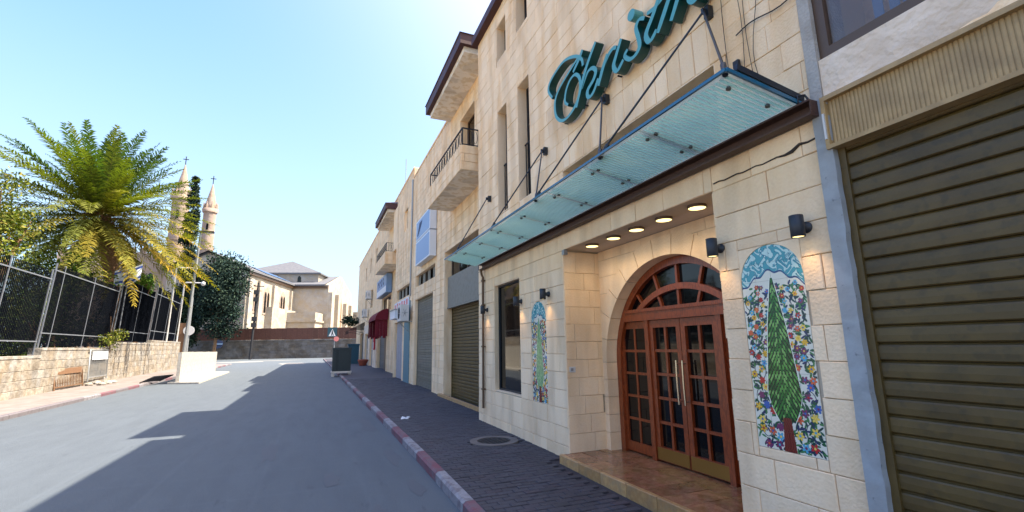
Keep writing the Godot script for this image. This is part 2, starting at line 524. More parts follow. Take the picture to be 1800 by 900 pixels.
func spline(p: Array, k := 5) -> Array:
	var out := []
	for i in p.size() - 1:
		var a: Vector2 = p[maxi(i - 1, 0)]
		var b: Vector2 = p[i]
		var c: Vector2 = p[i + 1]
		var d: Vector2 = p[mini(i + 2, p.size() - 1)]
		for j in k:
			out.append(b.cubic_interpolate(c, a, d, float(j) / k))
	out.append(p[-1])
	return out

# ground level along the street: level beyond, dipping gently towards the camera
func gh(z: float) -> float:
	if z < -9.0: return 0.0
	if z < -2.0: return -0.0028 * (z + 9.0) * (z + 9.0)
	return -0.137 - 0.039 * (z + 2.0)

func wall_x(z: float) -> float:
	return -9.86 + (z + 22.1) * 0.0547

func kerb_left(z: float) -> float:
	return -7.0 + z * 0.0245

func kerb_right(z: float) -> float:
	return 1.6 + z * 0.0045

# ================================================================ the scene
func _ready() -> void:
	rng.seed = 20240
	camera_and_light()
	make_materials()
	ground()
	hotel()
	shop_right()
	shop_row()
	far_row()
	left_wall()
	church_and_towers()
	far_wall()
	entrance()
	canopy()
	hotel_sign()
	murals()
	facade_things()
	row_things()
	street_things()
	plants()

func camera_and_light() -> void:
	var cam := Camera3D.new()
	cam.name = "camera"
	add_child(cam)
	cam.transform = Transform3D(Basis(Vector3(0.92341, -0.01592, 0.38349), Vector3(-0.05695, 0.98239, 0.17793), Vector3(-0.37958, -0.18615, 0.90624)).orthonormalized(), CAM)
	cam.fov = 57.514
	cam.near = 0.05
	cam.far = 1500.0
	cam.current = true
	var env := Environment.new()
	env.background_mode = Environment.BG_SKY
	var sky := Sky.new()
	var sm := ProceduralSkyMaterial.new()
	sm.sky_top_color = Color(0.0, 0.38, 0.76)
	sm.sky_horizon_color = Color(0.66, 0.75, 0.78)
	sm.sky_curve = 0.45
	sm.sky_energy_multiplier = 1.0
	sm.ground_horizon_color = Color(0.6, 0.6, 0.58)
	sm.ground_bottom_color = Color(0.3, 0.28, 0.25)
	sm.sun_angle_max = 92.0
	sm.sun_curve = 0.6
	sky.sky_material = sm
	env.sky = sky
	env.tonemap_mode = Environment.TONE_MAPPER_LINEAR
	env.tonemap_exposure = 2.8
	env.sdfgi_enabled = true
	env.ssao_enabled = true
	env.ssil_enabled = true
	var we := WorldEnvironment.new()
	we.name = "environment"
	we.environment = env
	add_child(we)
	var sun := DirectionalLight3D.new()
	sun.name = "sun"
	add_child(sun)
	sun.look_at_from_position(Vector3(0.65, 1.0, 0.145), Vector3.ZERO, Vector3.UP)
	sun.light_energy = 1.6
	sun.light_color = Color(1.0, 0.945, 0.86)
	sun.light_angular_distance = 0.5
	sun.shadow_enabled = true

# ---------------------------------------------------------------- ground
func strip(mb: MB, x0: Callable, x1: Callable, za: float, zb: float, step: float, lift: float) -> void:
	var z := za
	while z > zb + 0.001:
		var z2 := maxf(z - step, zb)
		var a := Vector3(x0.call(z), gh(z) + lift, z)
		var b := Vector3(x1.call(z), gh(z) + lift, z)
		var c := Vector3(x1.call(z2), gh(z2) + lift, z2)
		var d := Vector3(x0.call(z2), gh(z2) + lift, z2)
		mb.smooth(1)
		mb.quad(a, b, c, d)
		mb.smooth(-1)
		z = z2

func ground() -> void:
	var g := MB.new()
	g.quad(Vector3(-700, -1.2, 700), Vector3(700, -1.2, 700), Vector3(700, -1.2, -900), Vector3(-700, -1.2, -900))
	structure("ground", g, M.earth)
	var far := MB.new()
	far.box(Vector3(-220, -1.1, -400), Vector3(220, 0.9, -101))
	structure("terrain", far, M.earth)
	var gard := MB.new()
	gard.prism(PackedVector2Array([Vector2(wall_x(14) - 0.35, 14), Vector2(-80, 14), Vector2(-80, -52), Vector2(wall_x(-52.0) - 0.35, -52)]), Vector3.ZERO, Vector3.RIGHT, Vector3.BACK, Vector3.UP, -1.0, 1.35)
	structure("garden_ground", gard, M.earth)
	var road := MB.new()
	strip(road, func(_z): return -90.0, func(_z): return 90.0, 16.0, -101.0, 0.5, 0.0)
	structure("road", road, M.asphalt)
	var pt := MB.new()
	for q in [[-9.5, -73.0, 3.2, 2.4], [-6.0, -76.5, 4.5, 1.2], [-2.2, -60.0, 1.5, 3.0]]:
		var poly := PackedVector2Array()
		for i in 14:
			var a := TAU * i / 14.0
			poly.append(Vector2(q[0], q[1]) + Vector2(cos(a) * q[2], sin(a) * q[3]) * rng.randf_range(0.8, 1.1))
		pt.prism(poly, Vector3.ZERO, Vector3.RIGHT, Vector3.BACK, Vector3.UP, 0.0005, 0.004, false)
	tag(structure("road_patch", pt, M.patch), "", "", "", "structure")
	for q in [[1.15, -5.1, 0.16, 0.5], [1.3, -6.4, 0.1, 0.4], [0.75, -5.6, 0.09, 0.3], [1.25, -8.2, 0.14, 0.7], [1.0, -4.6, 0.2, 0.22], [0.3, -7.2, 0.12, 0.35], [-0.6, -9.5, 0.16, 0.9], [1.2, -11.5, 0.15, 1.1]]:
		var sm := MB.new()
		var k := 16
		var c := Vector3(q[0], gh(q[1]) + 0.004, q[1])
		var ring := []
		for i in k:
			var a := TAU * i / k
			var rr := rng.randf_range(0.6, 1.15)
			var z: float = q[1] + sin(a) * q[3] * rr
			ring.append(Vector3(q[0] + cos(a) * q[2] * rr, gh(z) + 0.004, z))
		for i in k:
			sm.tri(c, ring[(i + 1) % k], ring[i])
		structure("road_stain", sm, M.stain_dark)
	# right pavement: a bed, paving bricks near, plain beyond
	var bed := MB.new()
	strip(bed, func(z): return kerb_right(z) + 0.1, func(_z): return 5.2, 6.0, -75.0, 0.5, 0.104)
	var pav := structure("pavement_right", bed, M.grout)
	var far_bed := MB.new()
	strip(far_bed, func(z): return kerb_right(z) + 0.128, func(_z): return 5.1, -26.0, -75.0, 2.0, 0.122)
	part(pav, "paving_beyond", far_bed, M.paver)
	var near_bed := MB.new()
	strip(near_bed, func(z): return kerb_right(z) + 0.128, func(_z): return 3.3, 6.0, -2.2, 0.5, 0.122)
	part(pav, "paving_behind", near_bed, M.paver)
	var lots := []
	var row := 0
	var z := -2.2
	while z > -26.0:
		var x := kerb_right(z) + 0.132 - (0.1 if row % 2 else 0.0)
		while x < 3.98:
			var xa := maxf(x, kerb_right(z) + 0.132)
			var over_step := z < -3.2 and z > -6.3 and x + 0.2 > 3.3
			var wide := 0.2 - (xa - x)
			if wide > 0.05 and not over_step and Vector2(x + 0.1 - 2.95, z - 0.05 + 7.98).length() > 0.42 and (x < 3.42 or z < -10.4):
				lots.append([xa, z, wide])
			x += 0.2
		z -= 0.1
		row += 1
	var rg := RandomNumberGenerator.new()
	rg.seed = 8
	var seen := 0
	var rest := MB.new()
	for q in lots:
		var as_part: bool = q[1] < -3.7 and seen < 300
		var mb := MB.new() if as_part else rest
		var t := rg.randf_range(0.75, 1.2)
		var red := 0.0 if rg.randf() > 0.25 else 0.16
		mb.col(Color(t * (1.0 + red), t * (1.0 - red * 0.2), t * (1.0 - red * 0.1)))
		mb.stone(Rect2(0.003, 0.003, q[2] - 0.006, 0.094), Vector3(q[0], gh(q[1]) + 0.1, q[1]), Vector3.RIGHT, Vector3.FORWARD, Vector3.UP, 0.0, 0.026 + rg.randf_range(-0.003, 0.003), 0.005, rg)
		if as_part:
			seen += 1
			part(pav, "paver", mb, M.paver)
	tag(part(pav, "pavers", rest, M.paver), "", "", "", "stuff")
	kerb("kerb_right", kerb_right, 1, ["kerb_red", "kerb_white"], 6.0, -75.0, 1.25)
	# left pavement
	var lb := MB.new()
	strip(lb, func(zz): return wall_x(zz) - 0.2, func(zz): return kerb_left(zz) - 0.1, 10.0, -62.0, 0.5, 0.12)
	structure("pavement_left", lb, M.pave_left)
	kerb("kerb_left", kerb_left, -1, ["kerb_white", "kerb_red"], 10.0, -62.0, 1.6)

func kerb(called: String, line: Callable, dir: int, mats: Array, za: float, zb: float, step: float) -> void:
	var k := Node3D.new()
	k.name = called
	add_child(k)
	k.set_meta("kind", "structure")
	var z := za
	var i := 0
	while z > zb:
		var z2 := z - step + 0.012
		var w := 0.125
		var mb := MB.new()
		var y0 := gh(z)
		var y1 := gh(z2)
		var xa: float = line.call(z)
		var xb: float = line.call(z2)
		var prof := [Vector2(0, -0.1), Vector2(0.0, 0.1), Vector2(0.03, 0.128), Vector2(w, 0.13), Vector2(w, -0.1)]
		var A := []
		var B := []
		for p in prof:
			A.append(Vector3(xa + p.x * dir, y0 + p.y, z))
			B.append(Vector3(xb + p.x * dir, y1 + p.y, z2))
		for j in prof.size() - 1:
			if dir > 0: mb.quad(A[j], A[j + 1], B[j + 1], B[j])
			else: mb.quad(A[j], B[j], B[j + 1], A[j + 1])
		for E in [A, B]:
			mb.quad(E[0], E[1], E[3], E[4])
			mb.tri(E[1], E[2], E[3])
		var m: String = mats[i % 2]
		if z < -15.0 and i % 3 == 1 or z > -19.5 and z < -17.0 and dir < 0: m = "kerb_bare"
		part(k, "kerb_stone", mb, M[m])
		z -= step
		i += 1

# ---------------------------------------------------------------- hotel
const HX := 3.456
const HZ0 := -10.3
const HW := 8.12
const UZ := Vector3(0, 0, 1)
const UY := Vector3(0, 1, 0)
const NX := Vector3(-1, 0, 0)

func zrect(z0: float, z1: float, y0: float, y1: float) -> Rect2:
	return Rect2(z0 - HZ0, y0, z1 - z0, y1 - y0)

# a recessed window: frame, pane and cross bars, on a wall facing -x
func window_x(par: Node, x: float, z0: float, z1: float, y0: float, y1: float, frame_m: Material, pane_m: Material, cols := 1, rows := 1, fw := 0.05) -> Node:
	var f := MB.new()
	var o := Vector3(x, 0, 0)
	f.slab(o, UZ, UY, NX, Rect2(z0, y0, z1 - z0, fw), 0, 0.05)
	f.slab(o, UZ, UY, NX, Rect2(z0, y1 - fw, z1 - z0, fw), 0, 0.05)
	f.slab(o, UZ, UY, NX, Rect2(z0, y0 + fw, fw, y1 - y0 - 2 * fw), 0, 0.05)
	f.slab(o, UZ, UY, NX, Rect2(z1 - fw, y0 + fw, fw, y1 - y0 - 2 * fw), 0, 0.05)
	for i in range(1, cols):
		var zc := lerpf(z0, z1, float(i) / cols)
		f.slab(o, UZ, UY, NX, Rect2(zc - 0.02, y0 + fw, 0.04, y1 - y0 - 2 * fw), 0, 0.047)
	var w := part(par, "window", f, frame_m)
	for i in range(1, rows):
		var yc := lerpf(y0, y1, float(i) / rows)
		var mb := MB.new()
		mb.slab(o, UZ, UY, NX, Rect2(z0 + fw, yc - 0.02, z1 - z0 - 2 * fw, 0.04), 0, 0.044)
		part(w, "glazing_bar", mb, frame_m)
	var p := MB.new()
	p.slab(o, UZ, UY, NX, Rect2(z0 + fw * 0.6, y0 + fw * 0.6, z1 - z0 - fw * 1.2, y1 - y0 - fw * 1.2), 0.005, 0.02)
	part(w, "pane", p, pane_m)
	return w

func hotel() -> void:
	var h := thing("hotel", "pale limestone hotel with an arched entrance and slim upper windows", "building", Vector3(HX, 0.1, -6.2))
	var win := zrect(-9.27, -7.92, 0.83, 2.98)
	var muL := zrect(-7.44, -6.87, 0.81, 2.46)
	var rec := zrect(-6.24, -3.23, 0.0, 3.17)
	var muR := zrect(-3.01, -2.43, 0.89, 2.54)
	var slot := zrect(-6.15, -3.05, 3.62, 4.43)
	var sold := zrect(-6.3, -2.9, 4.43, 4.93)
	var wA := zrect(-8.98, -8.42, 4.45, 6.82)
	var wB := zrect(-7.86, -7.3, 4.42, 6.82)
	var wC := zrect(-8.98, -8.42, 8.02, 8.92)
	var wD := zrect(-7.86, -7.3, 8.02, 8.92)
	var o := Vector3(HX + 0.02, 0, HZ0)
	var wallm := MB.new()
	var mid := [win, rec, slot, wA, wB, wC, wD]
	core(wallm, o, UZ, UY, NX, Rect2(0, -0.4, HW, 9.75), mid, -0.3, 0.0)
	# the rest of the block behind, dark rooms are closed off
	wallm.box(Vector3(HX + 1.5, -0.4, HZ0), Vector3(16, 9.35, HZ0 + HW))
	wallm.box(Vector3(HX + 0.32, -0.4, HZ0), Vector3(HX + 1.5, 9.35, HZ0 + 0.3))
	wallm.box(Vector3(HX + 0.32, -0.4, HZ0 + HW - 0.3), Vector3(HX + 1.5, 9.35, HZ0 + HW))
	wallm.box(Vector3(HX + 0.32, 9.05, HZ0 + 0.3), Vector3(HX + 1.5, 9.35, HZ0 + HW - 0.3))
	wallm.box(Vector3(HX + 0.32, 3.3, HZ0 + 0.3), Vector3(HX + 1.5, 3.5, HZ0 + HW - 0.3))
	part(h, "wall", wallm, M.mortar)
	var rg := RandomNumberGenerator.new()
	rg.seed = 61
	var oo := Vector3(HX + 0.022, 0, HZ0)
	# ground floor: large smooth blocks; the two arched panels are cut out as niches
	var low := courses(Rect2(0, 0.02, HW, 3.4), [win, muL, muR, rec], 0.262, 0.42, 0.62, rg)
	lay(h, "stone", low, oo, UZ, UY, NX, M.stone, 120, 0.0025, 0.022, 0.005, 0.12, 3)
	var up := courses(Rect2(0, 3.43, HW, 5.92), [slot, sold, wA, wB, wC, wD], 0.25, 0.3, 0.55, rg)
	lay(h, "stone", up, oo, UZ, UY, NX, M.stone_warm, 120, 0.002, 0.022, 0.004, 0.1, 4)
	var sol := []
	var z := -6.3
	while z < -2.92:
		sol.append(zrect(z, minf(z + 0.2, -2.9), 4.43, 4.93))
		z += 0.2
	lay(h, "lintel_stone", sol, oo, UZ, UY, NX, M.stone_warm, 40, 0.003, 0.024, 0.006, 0.1, 9)
	# dressed stone returns of the openings
	for q in [[win, 0.12], [wA, 0.26], [wB, 0.26], [wC, 0.26], [wD, 0.26], [slot, 0.34]]:
		var r: Rect2 = q[0]
		var d: float = q[1]
		var rv := MB.new()
		for s in [Rect2(r.position.x, r.position.y, 0.012, r.size.y), Rect2(r.end.x - 0.012, r.position.y, 0.012, r.size.y), Rect2(r.position.x + 0.012, r.end.y - 0.012, r.size.x - 0.024, 0.012), Rect2(r.position.x + 0.012, r.position.y, r.size.x - 0.024, 0.015)]:
			rv.slab(Vector3(HX, 0, HZ0), UZ, UY, NX, s, -d, -0.004)
		part(h, "reveal", rv, M.stone)
	window_x(h, HX + 0.14, -9.255, -7.935, 0.85, 2.965, M.dark_steel, M.glass_dark, 1, 1, 0.03)
	for q in [wA, wB]:
		window_x(h, HX + 0.25, HZ0 + q.position.x + 0.015, HZ0 + q.end.x - 0.015, q.position.y + 0.016, q.end.y - 0.014, M.iron, M.glass_dark, 1, 3)
		var gr := MB.new()
		for i in 6:
			var zz: float = HZ0 + q.position.x + 0.05 + i * 0.092
			gr.box(Vector3(HX + 0.14, 4.5, zz), Vector3(HX + 0.155, 5.6, zz + 0.014))
		gr.box(Vector3(HX + 0.138, 5.58, HZ0 + q.position.x + 0.013), Vector3(HX + 0.158, 5.61, HZ0 + q.end.x - 0.013))
		part(h, "grille", gr, M.iron)
	for q in [wC, wD]:
		window_x(h, HX + 0.25, HZ0 + q.position.x + 0.015, HZ0 + q.end.x - 0.015, q.position.y + 0.016, q.end.y - 0.014, M.iron, M.glass_dark, 1, 1)
	window_x(h, HX + 0.33, -6.13, -3.07, 3.64, 4.415, M.bronze, M.glass_dark, 4, 1)
	# eaves
	var ev := MB.new()
	ev.box(Vector3(HX - 0.16, 9.33, HZ0 - 0.06), Vector3(HX + 3.5, 9.52, HZ0 + HW + 0.06))
	ev.quad(Vector3(HX - 0.16, 9.525, HZ0 - 0.06), Vector3(HX - 0.16, 9.525, HZ0 + HW + 0.06), Vector3(HX + 4.0, 10.3, HZ0 + HW - 1.0), Vector3(HX + 4.0, 10.3, HZ0 + 1.0))
	ev.tri(Vector3(HX - 0.16, 9.525, HZ0 - 0.06), Vector3(HX + 4.0, 10.3, HZ0 + 1.0), Vector3(HX + 4.0, 9.525, HZ0 - 0.06))
	part(h, "eaves", ev, M.fascia)
	recess(h)

func recess(h: Node3D) -> void:
	var rg := RandomNumberGenerator.new()
	rg.seed = 71
	var zl := -6.24
	var zr := -3.23
	var bx := 4.1
	var c := Vector2(-4.735, 1.46)
	# side walls, left one faces the camera (+z), right one faces away
	for s in 2:
		var mb := MB.new()
		if s == 0: mb.box(Vector3(HX + 0.32, -0.3, zl - 0.28), Vector3(bx + 0.5, 3.3, zl - 0.02))
		else: mb.box(Vector3(HX + 0.32, -0.3, zr + 0.02), Vector3(bx + 0.5, 3.3, zr + 0.28))
		part(h, "side_wall", mb, M.mortar)
	lay(h, "stone", courses(Rect2(0, 0.2, bx - HX - 0.004, 2.95), [], 0.262, 0.3, 0.6, rg), Vector3(HX + 0.004, 0, zl - 0.004), Vector3.RIGHT, UY, Vector3(0, 0, 1), M.stone, 40, 0.002, 0.017, 0.004, 0.1, 21)
	lay(h, "stone", courses(Rect2(0, 0.2, bx - HX - 0.004, 2.95), [], 0.262, 0.3, 0.6, rg), Vector3(bx, 0, zr + 0.004), Vector3.LEFT, UY, Vector3(0, 0, -1), M.stone, 0, 0.002, 0.017, 0.004, 0.1, 22)
	# ceiling with a plain fascia at the front edge
	var ce := MB.new()
	ce.box(Vector3(HX + 0.02, 3.172, zl + 0.003), Vector3(bx + 0.4, 3.3, zr - 0.003))
	part(h, "porch_ceiling", ce, M.ceiling)
	# back wall: ring of arch stones, jambs, courses cut round the ring
	var ob := Vector3(bx, 0, 0)
	var ri := 1.39
	var ro := 1.39 + 0.26
	var k := 13
	for i in k:
		var a0 := PI * i / k + 0.004
		var a1 := PI * (i + 1) / k - 0.004
		var w := wedge(c, ri, ro, a0, a1, 4)
		for poly in Geometry2D.intersect_polygons(w, rectp(zl + 0.004, 0.2, zr - 0.004, 3.168)):
			var mb := MB.new()
			mb.col(tone(rg, 0.1))
			mb.prism(poly, ob, UZ, UY, NX, -0.3, 0.012)
			part(h, "arch_stone", mb, M.stone)
	for s in [0, 1]:
		var y := 0.2
		while y < c.y - 0.01:
			var y2 := minf(y + 0.252, c.y)
			var mb := MB.new()
			mb.col(tone(rg, 0.1))
			var z0 := zl + 0.002 if s == 0 else c.x + ri
			var z1 := c.x - ri if s == 0 else zr - 0.002
			mb.slab(ob, UZ, UY, NX, Rect2(z0, y + 0.003, z1 - z0, y2 - y - 0.006), -0.3, 0.012)
			part(h, "jamb_stone", mb, M.stone)
			y = y2
	var back := MB.new()
	var ring := arc(c, ro, 0, TAU, 40)
	for r in courses(Rect2(zl + 0.004, 1.46, zr - zl - 0.008, 1.708), [], 0.26, 0.4, 0.6, rg):
		for poly in Geometry2D.clip_polygons(rectp(r.position.x + 0.003, r.position.y + 0.003, r.end.x - 0.003, r.end.y - 0.003), ring):
			var mb := MB.new()
			mb.col(tone(rg, 0.1))
			mb.prism(poly, ob, UZ, UY, NX, -0.2, 0.006)
			part(h, "stone", mb, M.stone)
	var mo := rectp(zl, 0.2, zr, 3.17)
	for poly in Geometry2D.clip_polygons(mo, PackedVector2Array(Array(arc(c, ri + 0.03, 0, PI, 30)) + [Vector2(c.x - ri - 0.03, 0.1), Vector2(c.x + ri + 0.03, 0.1)])):
		back.prism(poly, ob, UZ, UY, NX, -0.29, -0.004)
	part(h, "arch_wall", back, M.mortar)
	# dark room behind the doors
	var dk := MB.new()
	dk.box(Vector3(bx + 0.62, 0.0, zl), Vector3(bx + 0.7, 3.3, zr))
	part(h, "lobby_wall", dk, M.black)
	# floor of polished tiles and a step of pale blocks
	var fl := MB.new()
	fl.box(Vector3(3.34, -0.3, zl + 0.002), Vector3(bx + 0.6, 0.19, zr - 0.002))
	var step := part(h, "porch_floor", fl, M.grout)
	var zz := zl + 0.004
	while zz < zr - 0.05:
		var x := 3.35
		while x < bx + 0.2:
			var mb := MB.new()
			var t := rg.randf_range(0.72, 1.1)
			mb.col(Color(t, t * rg.randf_range(0.88, 1.0), t * rg.randf_range(0.8, 1.0)))
			mb.stone(Rect2(0.002, 0.002, 0.296, minf(0.296, zr - zz - 0.006)), Vector3(x, 0.19, zz), Vector3.RIGHT, Vector3(0, 0, 1), Vector3.DOWN, 0.0, -0.012, -0.0015, rg)
			part(step, "floor_tile", mb, M.floor_tile)
			x += 0.3
		zz += 0.3
	zz = zl - 0.02
	while zz < zr - 0.02:
		var l := minf(0.52, zr + 0.02 - zz)
		var mb := MB.new()
		mb.col(tone(rg, 0.25))
		mb.stone(Rect2(zz + 0.003, -0.3, l - 0.006, 0.5), Vector3(3.36, 0, 0), UZ, UY, NX, 0.0, 0.06, 0.008, rg)
		part(step, "step_stone", mb, M.step)
		zz += 0.52

# ---------------------------------------------------------------- entrance door
func clipx(mb: MB, poly: PackedVector2Array, lim: PackedVector2Array, x: float, d0: float, d1: float) -> void:
	for q in Geometry2D.intersect_polygons(poly, lim):
		mb.prism(q, Vector3(x, 0, 0), UZ, UY, NX, d0, d1)

func entrance() -> void:
	var c := Vector2(-4.735, 1.46)
	var X := 4.34
	var r := 1.386
	var d := thing("entrance_door", "red brown wooden double door with arched fanlight and small panes", "door", Vector3(X, 0.2, c.x))
	var outer := PackedVector2Array(Array(arc(c, r, 0, PI, 40)) + [Vector2(c.x - r, 0.205), Vector2(c.x + r, 0.205)])
	var ri := r - 0.1
	var inner := PackedVector2Array(Array(arc(c, ri, 0, PI, 40)) + [Vector2(c.x - ri, 0.205), Vector2(c.x + ri, 0.205)])
	var fr := MB.new()
	for i in 20:
		fr.prism(wedge(c, ri, r, PI * i / 20, PI * (i + 1) / 20, 2), Vector3(X, 0, 0), UZ, UY, NX, -0.05, 0.07)
	fr.slab(Vector3(X, 0, 0), UZ, UY, NX, Rect2(c.x - r, 0.205, 0.1, c.y - 0.205), -0.05, 0.07)
	fr.slab(Vector3(X, 0, 0), UZ, UY, NX, Rect2(c.x + r - 0.1, 0.205, 0.1, c.y - 0.205), -0.05, 0.07)
	part(d, "frame", fr, M.wood)
	var tr := MB.new()
	clipx(tr, rectp(c.x - r, 2.05, c.x + r, 2.2), inner, X, -0.04, 0.09)
	clipx(tr, rectp(c.x - r, 2.17, c.x + r, 2.215), inner, X, -0.03, 0.11)
	part(d, "transom", tr, M.wood)
	# fanlight
	var R := 1.43
	var c2 := Vector2(c.x, 2.5 - R)
	var above := rectp(c.x - 2, 2.2, c.x + 2, 3.2)
	var clear: PackedVector2Array = Geometry2D.intersect_polygons(inner, above)[0]
	var fan := MB.new()
	for i in 24:
		var w := wedge(c2, R - 0.08, R, PI * 0.2 + PI * 0.6 * i / 24, PI * 0.2 + PI * 0.6 * (i + 1) / 24, 2)
		clipx(fan, w, clear, X, -0.03, 0.06)
	part(d, "inner_arch", fan, M.wood)
	var f := Vector2(c.x, 1.35)
	var hub := arc(c2, R - 0.04, 0, TAU, 48)
	for i in 7:
		var a := PI * (0.5 + float(i - 3) * 0.105)
		var dir := Vector2(cos(a), sin(a))
		var nr := Vector2(-dir.y, dir.x) * 0.018
		var bar := PackedVector2Array([f - nr, f + dir * 2.0 - nr, f + dir * 2.0 + nr, f + nr])
		var mb := MB.new()
		for q in Geometry2D.clip_polygons(bar, hub):
			clipx(mb, q, clear, X, -0.02, 0.045)
		if mb.n: part(d, "muntin", mb, M.wood)
	for i in 5:
		var a := PI * (0.5 + float(i - 2) * 0.115)
		var dir := Vector2(cos(a), sin(a))
		var nr := Vector2(-dir.y, dir.x) * 0.018
		var bar := PackedVector2Array([f - nr, f + dir * 2.0 - nr, f + dir * 2.0 + nr, f + nr])
		var mb := MB.new()
		for q in Geometry2D.intersect_polygons(bar, hub):
			clipx(mb, q, clear, X, -0.021, 0.042)
		if mb.n: part(d, "muntin", mb, M.wood)
	var gl := MB.new()
	gl.prism(clear, Vector3(X, 0, 0), UZ, UY, NX, -0.01, 0.0)
	part(d, "fanlight_pane", gl, M.glass_dark)
	# sidelights and leaves: [z0, z1, proud]
	for q in [[c.x - r + 0.1, -5.42, 0.03, "sidelight"], [-5.34, -4.74, 0.05, "door_leaf"], [-4.73, -4.13, 0.05, "door_leaf"], [-4.05, c.x + r - 0.1, 0.03, "sidelight"]]:
		var z0: float = q[0]
		var z1: float = q[1]
		var pr: float = q[2]
		var st := 0.075 if q[3] == "door_leaf" else 0.05
		var y0 := 0.225
		var y1 := 2.045
		var bot := 0.17 if q[3] == "door_leaf" else 0.13
		var fm := MB.new()
		clipx(fm, rectp(z0, y0, z0 + st, y1), inner, X, -0.03, pr)
		clipx(fm, rectp(z1 - st, y0, z1, y1), inner, X, -0.03, pr)
		clipx(fm, rectp(z0 + st, y1 - 0.1, z1 - st, y1), inner, X, -0.03, pr)
		clipx(fm, rectp(z0 + st, y0, z1 - st, y0 + bot), inner, X, -0.03, pr)
		var leaf := part(d, q[3], fm, M.wood)
		var g0 := z0 + st
		var g1 := z1 - st
		var h0 := y0 + bot
		var h1 := y1 - 0.1
		for i in 2:
			for j in 5:
				var mb := MB.new()
				clipx(mb, rectp(lerpf(g0, g1, i / 2.0), lerpf(h0, h1, j / 5.0), lerpf(g0, g1, (i + 1) / 2.0), lerpf(h0, h1, (j + 1) / 5.0)), inner, X, -0.006, 0.004 + 0.0006 * ((i + j) % 2))
				if mb.n: part(leaf, "pane", mb, M.glass_dark)
		var mv := MB.new()
		clipx(mv, rectp((g0 + g1) / 2 - 0.018, h0, (g0 + g1) / 2 + 0.018, h1), inner, X, -0.02, pr - 0.012)
		part(leaf, "muntin", mv, M.wood)
		for j in range(1, 5):
			var mh := MB.new()
			var yc := lerpf(h0, h1, j / 5.0)
			clipx(mh, rectp(g0, yc - 0.018, g1, yc + 0.018), inner, X, -0.02, pr - 0.015)
			part(leaf, "muntin", mh, M.wood)
		if q[3] == "door_leaf":
			var kp := MB.new()
			kp.slab(Vector3(X, 0, 0), UZ, UY, NX, Rect2(z0 + 0.01, y0 + 0.01, z1 - z0 - 0.02, 0.15), pr, pr + 0.006)
			part(leaf, "kick_plate", kp, M.brass)
			var hz := z1 - 0.05 if z0 < -5.0 else z0 + 0.05
			var hd := MB.new()
			hd.tube([Vector3(X - pr - 0.06, 0.98, hz), Vector3(X - pr - 0.065, 1.25, hz), Vector3(X - pr - 0.06, 1.52, hz)], [0.013], 8)
			hd.tube([Vector3(X - pr, 1.02, hz), Vector3(X - pr - 0.06, 1.02, hz)], [0.009], 6)
			hd.tube([Vector3(X - pr, 1.48, hz), Vector3(X - pr - 0.06, 1.48, hz)], [0.009], 6)
			part(leaf, "handle", hd, M.chrome)
	var ms := MB.new()
	for z in [-5.42, -4.13]:
		clipx(ms, rectp(z, 0.205, z + 0.08, 2.05), inner, X, -0.04, 0.075)
	part(d, "post", ms, M.wood)

